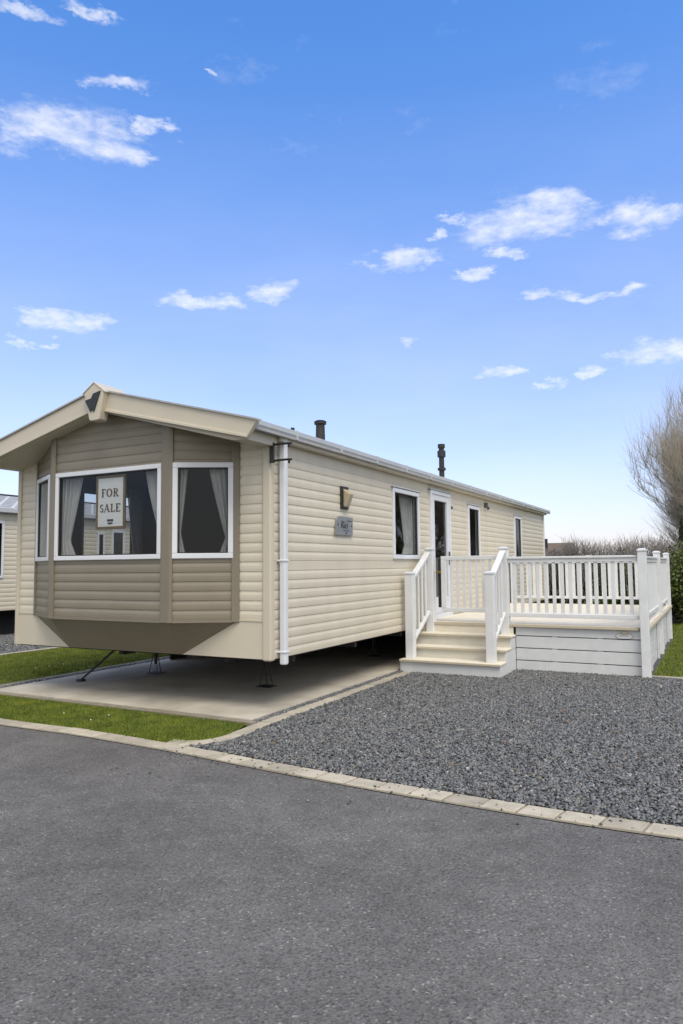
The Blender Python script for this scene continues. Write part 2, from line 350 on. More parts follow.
# lawn in front, with the rounded corner, between the slab and the kerb
curve_in = [(.01, -.46), (.04, -.58), (.07, -.74), (.085, -.9), (.07, -1.05), (.03, -1.18), (-.04, -1.285)]
sheet('lawn', [(-12, -.42), (-.0, -.42)]+curve_in+[(x, ky(x)) for x in reversed(KX) if x < -.1], .004, LAWN)
# concrete slab, edging and side strips
sheet('slab', [(-3.85, -.34), (0.0, -.34), (0.0, 13.6), (-3.85, 13.6)], .035, CONC, thick=.2)
eb = MB(); x = -3.95
while x < .0:
    ln = .45; eb.box(x, min(x+ln-.008, .07), -.425+random.uniform(-.004, .004), -.345, -.1, .028+random.uniform(-.004, .004)); x += ln
tag(eb.build('slab_edging', EDGEG, bevel=.006), kind='structure')
def path_blocks(name, pts, w, z, m, step=.45):
    mb = MB(); P = [Vector((a, b, 0)) for a, b in pts]; D = [0]
    for a, b in zip(P[:-1], P[1:]): D.append(D[-1]+(b-a).length)
    def at(s):
        for i in range(len(P)-1):
            if s <= D[i+1] or i == len(P)-2:
                t = (s-D[i])/(D[i+1]-D[i]); p = P[i].lerp(P[i+1], t); d = (P[i+1]-P[i]).normalized(); return p, Vector((-d.y, d.x, 0))
    s = 0
    while s < D[-1]-.05:
        e = min(s+step-.006, D[-1]); a, na = at(s); b, nb = at(e); zz = z+random.uniform(-.003, .003)
        mb.prism([tuple(a+na*w/2)[:2]+(-.1,), tuple(b+nb*w/2)[:2]+(-.1,), tuple(b-nb*w/2)[:2]+(-.1,), tuple(a-na*w/2)[:2]+(-.1,)], None, (0, 0, .1+zz)); s += step
    return tag(mb.build(name, m, bevel=.006), kind='structure')
cin = [(-.02, -1.235), (.06, -1.215), (.125, -1.12), (.165, -1.0), (.18, -.86), (.17, -.7), (.15, -.5), (.15, -.3), (.15, -.05)]
path_blocks('edging_path_curve', [(-.20, -1.272), (-.06, -1.255), (.06, -1.19), (.14, -1.06), (.172, -.94), (.178, -.8), (.165, -.62), (.152, -.45), (.15, -.3)], .15, .018, EDGE, .14)
path_blocks('edging_path', [(.15, -.295), (.15, 4.1)], .15, .018, EDGE, .46)
path_blocks('edging_path_left', [(-4.12, -.42), (-4.12, 14)], .12, .02, EDGEG, .46)
sheet('gravel_margin_left', [(-4.06, -.42), (-3.85, -.42), (-3.85, 14), (-4.06, 14)], .006, GBASE)
sheet('gravel_margin', [(0, -.34), (.08, -.34), (.08, 4.2), (0, 4.2)], .006, GBASE)
sheet('lawn_between', [(-6.95, -1.2), (-4.18, -1.2), (-4.18, 20), (-6.95, 20)], .008, LAWN)
path_blocks('edging_left', [(-7.0, -1.2), (-7.0, 16)], .08, .03, EDGE, .9)
sheet('gravel_left', [(-14, -1.2), (-7.04, -1.2), (-7.04, 20), (-14, 20)], .002, GBASE)
GR = [(.22, -.2), (.235, -.5), (.25, -.75), (.25, -.95), (.2, -1.12), (.1, -1.27), (.03, -1.30)]
sheet('gravel_drive', GR+[(x, ky(x)) for x in KX if x > .05]+[(14, 4.1), (.22, 4.1)], .002, GBASE)
sheet('gravel_beside_slab', [(.22, 4.1), (3.2, 4.1), (3.2, 9.4), (0.0, 9.4), (0, 4.2), (.08, 4.2)], -.004, GBASE)
sheet('lawn_right', [(3.2, 4.2), (14, 4.2), (14, 20), (3.2, 20)], .006, LAWN)
path_blocks('edging_right', [(3.15, 4.15), (14, 4.15)], .07, .025, EDGE, .9)
def in_poly(px, py, poly):
    c = np.zeros(len(px), bool); n = len(poly); j = n-1
    for i in range(n):
        xi, yi = poly[i]; xj, yj = poly[j]
        c ^= ((yi > py) != (yj > py)) & (px < (xj-xi)*(py-yi)/((yj-yi) or 1e-9)+xi); j = i
    return c
# --- loose slate chippings
def stones(name, n, x0, x1, y0, y1, test, s0, s1, zb):
    px = rng.uniform(x0, x1, n); py = rng.uniform(y0, y1, n); k = test(px, py); px = px[k]; py = py[k]; n = len(px)
    base = np.array([(-1,-1,-1),(1,-1,-1),(1,1,-1),(-1,1,-1),(-1,-1,1),(1,-1,1),(1,1,1),(-1,1,1)], float)
    V = base[None]*np.ones((n, 1, 1)); V = V+rng.uniform(-.55, .55, V.shape)
    V[:, 4:, :2] *= rng.uniform(.35, .95, (n, 1, 1))
    sz = rng.uniform(s0, s1, (n, 1, 1))*np.array([1, .75, .45])[None, None]; V = V*sz*.5
    a, b, c = rng.uniform(0, 6.28, n), rng.normal(0, .4, n), rng.normal(0, .4, n)
    ca, sa, cb, sb, cc, sc = np.cos(a), np.sin(a), np.cos(b), np.sin(b), np.cos(c), np.sin(c)
    x, y, z = V[..., 0], V[..., 1], V[..., 2]
    y, z = y*cb[:, None]-z*sb[:, None], y*sb[:, None]+z*cb[:, None]
    x, z = x*cc[:, None]-z*sc[:, None], x*sc[:, None]+z*cc[:, None]
    x, y = x*ca[:, None]-y*sa[:, None], x*sa[:, None]+y*ca[:, None]
    V = np.stack([x+px[:, None], y+py[:, None], z+zb+rng.uniform(0, .012, n)[:, None]], -1).reshape(-1, 3)
    q = np.array([(0,3,2,1),(4,5,6,7),(0,1,5,4),(1,2,6,5),(2,3,7,6),(3,0,4,7)])
    Fc = (q[None]+8*np.arange(n)[:, None, None]).reshape(-1, 4)
    return tag(npmesh(name, V, Fc, STONE), kind='stuff')
gp = GR+[(x, ky(x)) for x in KX if x > .05]+[(14, 4.1), (.22, 4.1)]
st = stones('gravel', 190000, .0, 7.0, -1.6, 4.1, lambda x, y: in_poly(x, y, gp) & ~((x < 1.45) & (y > 3.25)), .009, .030, .006)
tag(st, 'loose blue grey slate chippings covering the drive in front of the decking', 'gravel')
st = stones('gravel_margin_chippings', 6500, -.0, .08, -.34, 4.2, lambda x, y: x > -1, .012, .03, .008); tag(st, 'narrow line of slate chippings along the concrete slab', 'gravel')
st = stones('gravel_margin_chippings', 6000, -4.06, -3.85, -.4, 9, lambda x, y: x > -9, .014, .034, .008); tag(st, 'strip of slate chippings on the far side of the slab', 'gravel')
st = stones('gravel_chippings', 30000, -12, -7.04, -.5, 7, lambda x, y: x > -99, .02, .045, .006); tag(st, 'grey chippings in front of the neighbouring caravan', 'gravel')
st = stones('gravel_spill', 900, -.2, 4.3, -2.1, -1.2, lambda x, y: (rng.random(len(x)) < np.exp(-np.abs(y+1.5)*5)), .006, .018, .004); tag(st, 'a few slate chippings scattered onto the kerb and the road edge', 'gravel')
# --- grass
def grass(name, n, x0, x1, y0, y1, test, h0, h1, label, w=.0035, z=.004):
    px = rng.uniform(x0, x1, n); py = rng.uniform(y0, y1, n); k = test(px, py); px = px[k]; py = py[k]; n = len(px)
    a = rng.uniform(0, 6.28, n); h = rng.uniform(h0, h1, n)*(.75+.5*np.abs(np.sin(px*3.1)*np.cos(py*2.7))); ln = rng.normal(0, .5, n)*h; b = rng.uniform(0, 6.28, n)
    dx, dy = np.cos(a)*w, np.sin(a)*w
    V = np.stack([np.stack([px-dx, py-dy, px*0+z], -1), np.stack([px+dx, py+dy, px*0+z], -1), np.stack([px+np.cos(b)*ln, py+np.sin(b)*ln, z+h], -1)], 1).reshape(-1, 3)
    Fc = np.arange(3*n).reshape(-1, 3)
    return tag(npmesh(name, V, Fc, GRASSM, 3), label, 'grass', kind='stuff')
lp = [(-12, -.42), (0, -.42)]+curve_in+[(x, ky(x)) for x in reversed(KX) if x < -.1]
grass('grass', 150000, -5.2, .12, -1.7, -.42, lambda x, y: in_poly(x, y, lp), .012, .030, 'short mown green grass strip between the slab and the road kerb')
grass('grass', 150000, -6.95, -4.18, -.9, 9, lambda x, y: x > -99, .015, .035, 'green grass strip between the two caravans', .005)
grass('grass', 14000, 1.2, 3.25, 9.6, 13.4, lambda x, y: x > -99, .02, .045, 'green lawn behind the rear railing of the decking', .007, -.02)
grass('grass', 70000, 3.22, 7, 4.2, 13.6, lambda x, y: x > -99, .02, .045, 'green lawn to the right of the white decking', .006)
dm = MB()
for _ in range(16):
    x, y = (random.uniform(-6.7, -4.3), random.uniform(.2, 5)) if _ < 13 else (random.uniform(-3.5, -.4), random.uniform(-1.2, -.6))
    dm.tube([(x, y, .035), (x+.001, y, .04)], .006, 6)
tag(dm.build('daisy_flowers', mat('daisy_petals', (.8, .8, .78), .8)), 'tiny white daisies dotted through the grass', 'daisies', kind='stuff')
# ------------------------------------------------------------------ static caravan builder (long side faces +X)
def roof_top(x, xc=XC): return 3.45-.262*abs(x-xc)
van = empty('static_caravan', (XC, L/2, 0), 'large cream static caravan with taupe bay window front, standing on the concrete slab', 'caravan')
UX, UY = (1, 0), (0, 1)
WZ0, WZ1 = 1.59, 2.60
side_w = [(3.06, 4.06, WZ0, WZ1), (6.50, 7.22, WZ0, WZ1), (9.9, 10.56, WZ0, WZ1)]
door_r = (4.52, 5.47, .62, 2.70)
left_w = [(.95, 2.0, 1.60, 2.62), (8.5, 9.6, 1.6, 2.6)]
# cladding
b = MB(); siding(b, (0, 0), UY, (1, 0), .04, L-.04, .56, 2.86, holes=side_w+[door_r], flat=[(1.44, 1.56), (2.70, 2.9)])
siding(b, (-W, 0), UY, (-1, 0), .04, L-.04, .56, 2.86, holes=left_w)
tp = lambda z: ((XC-(3.30-z)/.262)*1.0, (XC+(3.30-z)/.262))
siding(b, (0, L), UX, (0, 1), -W+.04, -.04, .56, 3.25, top=tp)
siding(b, (0, 0), UX, (0, -1), -.40, -.085, .95, 2.86); siding(b, (0, 0), UX, (0, -1), -W+.045, -3.5, .95, 2.86)
b.build('cladding', CREAM, van)
sk = MB(); sk.quad((-W+.045, -.012, .56), (-2.88, -.012, .56), (-3.5, -.012, .94), (-W+.045, -.012, .94)).box(-W+.045, -3.5, -.02, -.0, .94, .952); sk.build('front_skirt_panel', CREAMF, van); sk = MB()
sk.quad((-1.14, -.012, .56), (-.085, -.012, .56), (-.085, -.012, .94), (-.40, -.012, .94))
sk.box(-.40, -.085, -.02, 0, .94, .952)
sk.build('front_skirt_panel', CREAMF, van)
# corner trims
for (x0, x1, y0, y1, nm) in ((-.09, .016, -.03, .055, 0), (-W-.016, -W+.05, -.03, .055, 0)):
    MB().box(x0, x1, y0, y1, .545, 2.80).build('corner_trim', TRIMC, van, bevel=.018, seg=3)
MB().box(-.05, .03, L-.06, L+.03, .545, 2.84).build('corner_trim', PVC, van, bevel=.01)
MB().box(-W-.03, -W+.05, L-.06, L+.03, .545, 2.84).build('corner_trim', TRIMC, van, bevel=.01)
# bay
A0, A1, A2, A3 = (-3.5, 0), (-2.8, -.36), (-1.02, -.36), (-.40, 0)
def facet(A, B):
    d = Vector((B[0]-A[0], B[1]-A[1])); ln = d.length; d /= ln; return A, (d.x, d.y), (d.y, -d.x), ln
fL, fC, fR = facet(A0, A1), facet(A1, A2), facet(A2, A3)
bay = MB()
wL, wC, wR = (.03, .70, 1.59, 2.61), (.065, 1.67, WZ0, WZ1), (.025, .66, WZ0, WZ1)
for f, h in ((fL, wL), (fC, wC), (fR, wR)):
    O, U, Nn, ln = f
    def tb(z, O=O, U=U, ln=ln):
        lo, hi = XC-(3.36-z)/.262, XC+(3.36-z)/.262
        return (lo-O[0])/U[0], (hi-O[0])/U[0]
    siding(bay, O, U, Nn, 0, ln, .955, 3.3, holes=[h], top=tb, pitch=.0985)
bay.build('bay_cladding', TAUPE, van)
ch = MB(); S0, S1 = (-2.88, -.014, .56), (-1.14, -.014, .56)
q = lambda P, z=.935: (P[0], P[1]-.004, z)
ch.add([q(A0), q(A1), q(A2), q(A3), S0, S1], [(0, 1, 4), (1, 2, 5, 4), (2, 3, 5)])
ch.build('bay_underpanel', mat('taupe_shaded_underside', (.175, .15, .11), .5, .06, 4), van, fix=False)  # darker copy of the bay taupe: shade of the downward face put in the colour
tr = MB()
for f in (fL, fC, fR): tr.obox(f[0], f[1], f[2], -.004, f[3]+.004, -.02, .018, .925, .957)
tr.build('bay_bottom_trim', TAUPET, van)
def mull(P, f1, w1, f2, w2, z1):
    mb = MB()
    if f1: mb.obox(f1[0], f1[1], f1[2], f1[3]-w1, f1[3]+.008, -.01, .028, .925, z1)
    if f2: mb.obox(f2[0], f2[1], f2[2], -.008, w2, -.01, .0285, .925, z1)
    return mb.build('bay_mullion', TAUPET, van, bevel=.006)
mull(A1, fL, .045, fC, .06, 3.16); mull(A2, fC, .105, fR, .03, 3.1)
mull(A3, fR, .075, None, 0, 2.86); mull(A0, None, 0, fL, .03, 2.86)
window(van, *fL[:3], *wL, w=.05); wc = window(van, *fC[:3], *wC, w=.05); window(van, *fR[:3], *wR, w=.055)
# side windows and door
for (a, c, z0, z1) in side_w: window(van, (0, 0), UY, (1, 0), a, c, z0, z1, w=.06, drip=True, out=.035)
for (a, c, z0, z1) in left_w: window(van, (-W, 0), UY, (-1, 0), a, c, z0, z1, w=.05)
d = MB(); a, c, z0, z1 = door_r
for r_ in ((a, c, z0, z0+.1), (a, c, z1-.055, z1), (a, a+.06, z0+.1, z1-.055), (c-.05, c, z0+.1, z1-.055)): d.obox((0, 0), UY, (1, 0), r_[0], r_[1], -.05, .05, r_[2], r_[3])
df = d.build('door_frame', PVC, van, bevel=.006)
d = MB(); g0, g1, h0, h1 = 4.71, 5.31, .98, 2.55
for r_ in ((a+.063, c-.053, z0+.103, h0), (a+.063, c-.053, h1, z1-.058), (a+.063, g0, h0, h1), (g1, c-.053, h0, h1)): d.obox((0, 0), UY, (1, 0), r_[0], r_[1], -.02, .035, r_[2], r_[3])
dl = d.build('door', PVC, van, bevel=.005)
MB().obox((0, 0), UY, (1, 0), g0, g1, -.004, .004, h0, h1).build('pane', GLASSD, dl)
MB().box(.035, .06, 5.34, 5.37, 1.5, 1.72).box(.055, .075, 5.34, 5.46, 1.60, 1.625).build('handle', GALV, dl, bevel=.004)
MB().box(.0, .07, 5.48, 5.52, 2.45, 2.5).build('door_catch', GALV, van, bevel=.005)
MB().obox((0, 0), UY, (1, 0), a-.03, c+.06, 0, .055, z1+.008, z1+.026).build('drip_rail', GUT, van, bevel=.003)
# roof
YF, YB = -.50, L+.25
def roofsec(e, y, th): return [(-W-e, y, roof_top(e)-0), (XC, y, 3.45), (e, y, roof_top(e)), (e, y, roof_top(e)-th), (XC, y, 3.45-th), (-W-e, y, roof_top(e)-th)]
MB().prism(roofsec(.15, YF, .08), None, (0, YB-YF, 0)).build('roof', ROOFM, van)
sf = MB().prism([(-W-.10, YF, 2.76), (-W-.10, YF, roof_top(.06)-.095), (XC, YF, 3.36), (.06, YF, roof_top(.06)-.085), (.06, YF, 2.73), (-.10, YF, 2.735), (XC, YF, 3.22), (-W+.05, YF, 2.76)], None, (0, -YF+.03, 0))
sf.build('porch_soffit', TRIMC, van)
MB().box(0.015, .10, .04, L, 2.79, 2.862).build('eave_board', CREAMF, van, bevel=.006)
fa = MB(); yf = -.55
def fpoly(s, e0, e1):
    X = lambda t: XC+s*t
    return [(X(.10), yf, 3.455-.262*.10), (X(2.13+.0), yf, 3.455-.262*2.13), (X(e1), yf, 3.455-.262*e1-.195), (X(.10), yf, 3.455-.262*.10-.225)]
for s in (1, -1):
    P = fpoly(s, 0, 2.01); fo = MB().prism(P, None, (0, .055, 0)).build('fascia_board', TRIMC, van, bevel=.008)
    lip = MB(); lip.prism([(p[0], yf-.014, p[2]) for p in (P[3], P[2])]+[(P[2][0], yf-.014, P[2][2]+.03), (P[3][0], yf-.014, P[3][2]+.03)], None, (0, .02, 0)); lip.build('fascia_lip', TRIMC, fo, bevel=.004)
    tp_ = MB(); tp_.prism([(P[0][0], yf-.02, P[0][2]+.014), (P[1][0], yf-.02, P[1][2]+.014), (P[1][0], yf-.02, P[1][2]-.004), (P[0][0], yf-.02, P[0][2]-.004)], None, (0, .1, 0)); tp_.build('verge_strip', ROOFM, fo)
cap = MB().prism([(-2.04, -.62, 3.41), (-1.885, -.62, 3.508), (-1.735, -.62, 3.40), (-1.745, -.62, 3.36), (-1.80, -.62, 3.11), (-1.815, -.62, 3.095), (-1.935, -.62, 3.095), (-1.95, -.62, 3.11), (-2.02, -.62, 3.36)], None, (0, .12, 0)).build('ridge_cap', TRIMC, van, bevel=.01)
sx = lambda u, v: (-2.0+(u-130)/75*.215, -.632, 3.405-(v-101)/86*.205)
em = [sx(*p) for p in ((128, 134), (160, 128), (170, 107), (207, 99), (176, 190), (171, 190), (166, 172), (160, 190), (154, 184))]
MB().prism(em, None, (0, .012, 0)).build('emblem', BLACK, cap)
MB().prism([(-2.05, -.625, 3.415), (-1.885, -.625, 3.523), (-1.725, -.625, 3.405), (-1.725, -.625, 3.395), (-1.885, -.625, 3.51), (-2.05, -.625, 3.405)], None, (0, .4, 0)).build('ridge_flashing', TRIMC, van)
# gutter (both long sides): shallow half-round with joints and brackets
for s, x0 in ((1, .075), (-1, -W-.075)):
    g = MB(); sec = [(0, .085), (-.0, .03), (.02, .002), (.055, -.005), (.09, .01), (.105, .04), (.105, .088), (.095, .088), (.09, .04), (.01, .04)]
    g.prism([(x0-s*.02+s*a, -.44, 2.835+bz) for a, bz in sec], None, (0, L+.60, 0))
    go = g.build('gutter', GUT, van, bevel=.004)
    y = .25
    while y < L:
        MB().box(min(x0-s*.025, x0+s*.09), max(x0-s*.025, x0+s*.09), y, y+.035, 2.828, 2.928).build('gutter_joint', GUT, go, bevel=.004)
        MB().box(min(x0-s*.07, x0+s*.03), max(x0-s*.07, x0+s*.03), y+.3, y+.36, 2.795, 2.84).build('gutter_bracket', TRIMC, go, bevel=.004); y += 1.0
# downpipe
MB().box(.035, .105, .10, .17, .50, 2.86).build('downpipe', PVC, van, bevel=.014, seg=3)
for z in (.62, 1.55): MB().box(0, .112, .092, .178, z, z+.018).build('pipe_clip', PVC, van, bevel=.004)
bk = MB(); bk.box(.02, .07, -.055, -.03, 2.555, 2.765)
for z in (2.74, 2.575): bk.tube([(.03, -.045, z), (.2, -.03, z+.006), (.27, -.02, z+.004)], .013, 6); bk.tube([(.235, -.02, z-.035), (.235, -.02, z+.0)], .013, 6)
bk.build('aerial_bracket', BLACK, van, bevel=.003)
# flues
f1 = MB(); x, y = -.95, 2.72; zb = roof_top(x)
f1.tube([(x, y, zb-.03), (x, y, zb+.16)], .065, 16).tube([(x, y, zb+.1), (x, y, zb+.34)], [.07, .064], 16).tube([(x, y, zb+.345), (x, y, zb+.375)], .088, 16).tube([(x, y, zb+.38), (x, y, zb+.40)], [.095, .06], 16)
f1.build('flue', FLUE, van, smooth=False)
MB().tube([(x, y, zb-.03), (x, y, zb+.11)], [.10, .075], 16).build('flue_collar', GUT, van)
f2 = MB(); x, y = -.95, 7.85; zb = roof_top(x)
f2.tube([(x, y, zb-.03), (x, y, zb+.78)], .055, 14).tube([(x, y, zb+.27), (x, y, zb+.32)], .085, 14).tube([(x, y, zb+.55), (x, y, zb+.68)], .085, 14).tube([(x, y, zb+.74), (x, y, zb+.82)], .075, 14)
f2.build('flue', FLUE, van); MB().tube([(x, y, zb-.03), (x, y, zb+.12)], [.11, .08], 14).build('flue_collar', GUT, van)
MB().tube([(.05, .35, 2.95), (.05, .35, 2.985)], .022, 8).build('roof_vent', BLACK, van)
# wall lamp, name plate, small lamp
lb = MB().box(.010, .030, 1.50, 1.69, 2.19, 2.47).build('wall_lamp', BLACK, van, bevel=.006)
MB().add([(.028, 1.54, 2.44), (.028, 1.65, 2.44), (.028, 1.54, 2.215), (.028, 1.65, 2.215), (.125, 1.54, 2.375), (.125, 1.65, 2.375), (.065, 1.54, 2.215), (.065, 1.65, 2.215)],
         [(0, 1, 5, 4), (4, 5, 7, 6), (2, 3, 7, 6), (0, 4, 6, 2), (1, 5, 7, 3), (0, 1, 3, 2)]).build('lamp_shade', LAMPC, lb, bevel=.012)
pl = MB().prism([(.016, 1.37, 2.05), (.016, 1.44, 2.10), (.016, 1.80, 2.095), (.016, 1.79, 1.87), (.016, 1.33, 1.87), (.016, 1.35, 1.95)], None, (.014, 0, 0)).build('name_plate', GREYP, van, bevel=.002)
def text_mesh(body, size, m, parent, origin, U, name='lettering', shear=0, depth=.003):
    cu = bpy.data.curves.new(name, 'FONT'); cu.body = body; cu.size = size; cu.extrude = depth; cu.shear = shear; cu.resolution_u = 3
    t = bpy.data.objects.new(name+'_tmp', cu); me = bpy.data.meshes.new_from_object(t); bpy.data.objects.remove(t)
    Uv = Vector((U[0], U[1], 0)); Z = Vector((0, 0, 1)); Nn = Uv.cross(Z); off = world_loc(parent)
    for v in me.vertices: v.co = Vector(origin)+Uv*v.co.x+Z*v.co.y+Nn*v.co.z-off
    me.materials.clear(); me.materials.append(m); ob = bpy.data.objects.new(name, me); scene.collection.objects.link(ob); ob.parent = parent; return ob
text_mesh('Rio', .13, DARKT, pl, (.032, 1.475, 1.955), UY, shear=.12)
MB().box(.031, .034, 1.395, 1.41, 1.98, 2.01).box(.031, .034, 1.745, 1.765, 1.98, 2.0).box(.031, .034, 1.53, 1.70, 1.925, 1.932).box(.031, .034, 1.60, 1.625, 1.885, 1.91).build('plate_marks', DARKT, pl); MB().box(.031, .034, 1.64, 1.76, 2.045, 2.053).build('plate_line', DARKT, pl)
MB().box(.012, .07, 7.60, 7.68, 2.62, 2.72).box(.05, .10, 7.62, 7.67, 2.58, 2.64).build('sensor_lamp', GALV, van, bevel=.01)
# interior (seen through the glass)
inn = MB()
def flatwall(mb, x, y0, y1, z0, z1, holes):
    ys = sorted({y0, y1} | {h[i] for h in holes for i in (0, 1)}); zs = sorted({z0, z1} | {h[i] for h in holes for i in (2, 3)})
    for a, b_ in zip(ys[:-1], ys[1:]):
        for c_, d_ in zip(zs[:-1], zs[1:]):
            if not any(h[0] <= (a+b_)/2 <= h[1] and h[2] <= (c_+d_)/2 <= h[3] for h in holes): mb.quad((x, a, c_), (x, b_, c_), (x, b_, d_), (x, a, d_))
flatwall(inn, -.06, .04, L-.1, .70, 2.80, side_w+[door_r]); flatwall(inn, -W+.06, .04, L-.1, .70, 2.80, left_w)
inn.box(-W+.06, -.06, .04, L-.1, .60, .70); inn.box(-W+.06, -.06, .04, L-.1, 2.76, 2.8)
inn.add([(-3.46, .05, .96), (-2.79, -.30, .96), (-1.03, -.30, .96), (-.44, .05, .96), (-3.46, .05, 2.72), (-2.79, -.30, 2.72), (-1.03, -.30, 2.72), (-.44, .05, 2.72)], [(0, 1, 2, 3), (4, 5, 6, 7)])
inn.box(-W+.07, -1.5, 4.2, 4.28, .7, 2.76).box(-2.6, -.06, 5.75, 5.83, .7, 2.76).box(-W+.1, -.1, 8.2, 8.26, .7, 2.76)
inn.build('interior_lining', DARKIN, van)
# running gear
cs = MB()
for x in (-2.75, -1.09): cs.box(x-.04, x+.04, .7, L-.3, .40, .53)
for y in np.arange(.6, L-.5, 1.5): cs.box(-W+.12, -.12, y, y+.06, .46, .535)
cs.build('chassis', STEEL, van)
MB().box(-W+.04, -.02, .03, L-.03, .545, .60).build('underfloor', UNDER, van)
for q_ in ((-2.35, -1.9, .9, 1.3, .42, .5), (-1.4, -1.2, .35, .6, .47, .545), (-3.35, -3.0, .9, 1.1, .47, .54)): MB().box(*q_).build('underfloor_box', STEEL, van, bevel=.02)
for y in (6.3, 7.2):
    for x in (-W+.35, -.55):
        w_ = MB().tube([(x-.09, y, .35), (x+.09, y, .35)], .31, 24).build('wheel', RUB, van)
        MB().tube([(x+.085, y, .35), (x+.1, y, .35)], .17, 16).build('rim', GALV, w_)
for x in (-2.8, -1.1): MB().box(x-.02, x+.02, 5, 8.2, .45, .6)
MB().box(-W+.3, -.5, 12.3, 12.36, .05, .55).build('rear_skirt_board', UNDER, van); MB().box(-W+.12, -W+.15, 2.7, 12.3, .04, .55).build('side_light_blocker', UNDER, van)  # dark side board added to block light from the far side
MB().box(-2.5, -1.3, 3.2, 5.6, .2, .5).build('added_shade_box', UNDER, van)  # dark box added to deepen the shade beneath the floor
# ------------------------------------------------------------------ stands under the van
def stand(x, y, label):
    t = empty('axle_stand', (x, y, .035), label, 'stand', 'steel stands under the caravan')
    MB().tube([(x, y, .16), (x, y, .46)], .022, 8).build('screw', STEEL, t)
    MB().box(x-.05, x+.05, y-.05, y+.05, .44, .46).build('head_plate', STEEL, t)
    for i, (dx, dy) in enumerate(((.12, .0), (-.06, .10), (-.06, -.10))):
        MB().tube([(x+dx*.2, y+dy*.2, .34), (x+dx*.8, y+dy*.8, .045)], .006, 6).build('leg', STEEL, t)
    MB().box(x-.10, x+.10, y-.09, y+.09, .037, .043).build('base_plate', STEEL, t)
    return t
stand(-.92, 1.28, 'thin steel stand on the slab nearest the white downpipe')
stand(-2.95, 1.55, 'steel tripod stand on the slab below the centre of the bay')
stand(-.95, 4.4, 'steel stand deep in shadow beneath the caravan side')
cw = empty('winding_handle', (-3.36, .66, .035), 'black rod leaning from the slab up to the underside of the bay', 'rod')
MB().tube([(-3.36, .60, .05), (-2.86, .78, .50)], .014, 6).build('rod', STEEL, cw); MB().box(-3.40, -3.31, .56, .64, .037, .065).build('foot', STEEL, cw, bevel=.006)
# ------------------------------------------------------------------ curtains, sign, sofa
def curtain(label, O, U, Nn, top, bot, outer, inner, n=72, amp=.034, folds=5, nset=-.07, m=20):
    """outer/inner: functions of t (0 top .. 1 bottom) giving the cloth's two edges along U"""
    V = []; Fc = []
    for j in range(m+1):
        t = j/m; z = top+(bot-top)*t; a, b_ = outer(t), inner(t)
        for i in range(n+1):
            s = i/n; u = a+(b_-a)*s; w = nset+amp*math.sin(s*folds*2*math.pi+.5*math.sin(t*3))*(.6+.4*math.sin(s*5+1))
            V.append((O[0]+U[0]*u+Nn[0]*w, O[1]+U[1]*u+Nn[1]*w, z))
    for j in range(m):
        for i in range(n): a = j*(n+1)+i; Fc.append((a, a+1, a+n+2, a+n+1))
    mb = MB(); mb.add(V, Fc); o = mb.build('curtain', CURT, smooth=True, fix=False)
    sd_ = o.modifiers.new('thickness', 'SOLIDIFY'); sd_.thickness = .003
    return tag(recenter(o), label, 'curtain', 'pale voile curtains behind the windows')
def tied(x_out, x_top, x_tie, x_bot, tie=.72):
    def f(t): 
        if t < tie: k = t/tie; return x_top+(x_tie-x_top)*(k**1.15)
        k = (t-tie)/(1-tie); return x_tie+(x_bot-x_tie)*k
    return f
c_ = lambda v: (lambda t: v)
curtain('pale voile curtain at the left of the wide centre window, tied back', *fC[:3], 2.58, 1.60, c_(.10), tied(.1, .42, .22, .34, .78))
curtain('pale voile curtain at the right of the wide centre window, swept to the frame', *fC[:3], 2.58, 1.60, c_(1.64), tied(1.64, 1.36, 1.60, 1.55, .82), folds=5)
curtain('pale voile curtain filling the narrow angled window left of the sign', *fL[:3], 2.59, 1.60, c_(.0), c_(.70), folds=7, nset=-.03, amp=.02)
curtain('narrow pale curtain at the left edge of the right hand bay window', *fR[:3], 2.58, 1.62, c_(.065), tied(.06, .17, .10, .15, .75), folds=3, amp=.03)
curtain('pale curtain swept to the right edge of the right hand bay window', *fR[:3], 2.58, 1.62, c_(.62), tied(.62, .39, .57, .50, .80), folds=4, amp=.03)
curtain('pale curtain hanging just right of the for sale sign, at the far side window', (-W+.14, 0), UY, (1, 0), 2.68, 1.5, c_(2.02), tied(2.0, 1.72, 1.86, 1.80, .8), nset=0, folds=5)
curtain('grey curtain hanging inside the side window beside the door', (0, 0), UY, (1, 0), 2.56, 1.60, c_(4.07), tied(4.0, 3.55, 3.72, 3.6, .8), nset=-.09, folds=6)
so = empty('corner_sofa', (-1.9, .8, .7), 'dark brown corner sofa inside the bay of the caravan', 'sofa')
MB().box(-3.3, -.5, .1, .75, .72, 1.12).build('seat', SOFAM, so, bevel=.05); MB().box(-3.3, -.5, .06, .26, 1.12, 1.52).build('backrest', SOFAM, so, bevel=.05)
MB().box(-.75, -.2, .3, 3.0, .72, 1.55).build('side_section', SOFAM, so, bevel=.06)
cb = empty('kitchen_cabinet', (-2.8, 4.0, .7), 'dark wooden cabinet against the inner wall of the caravan', 'cabinet')
MB().box(-3.2, -1.7, 3.75, 4.18, .72, 1.95).build('carcass', WOODIN, cb, bevel=.01); MB().box(-3.22, -1.68, 3.72, 4.18, 1.95, 2.0).build('top', WOODIN, cb, bevel=.008)
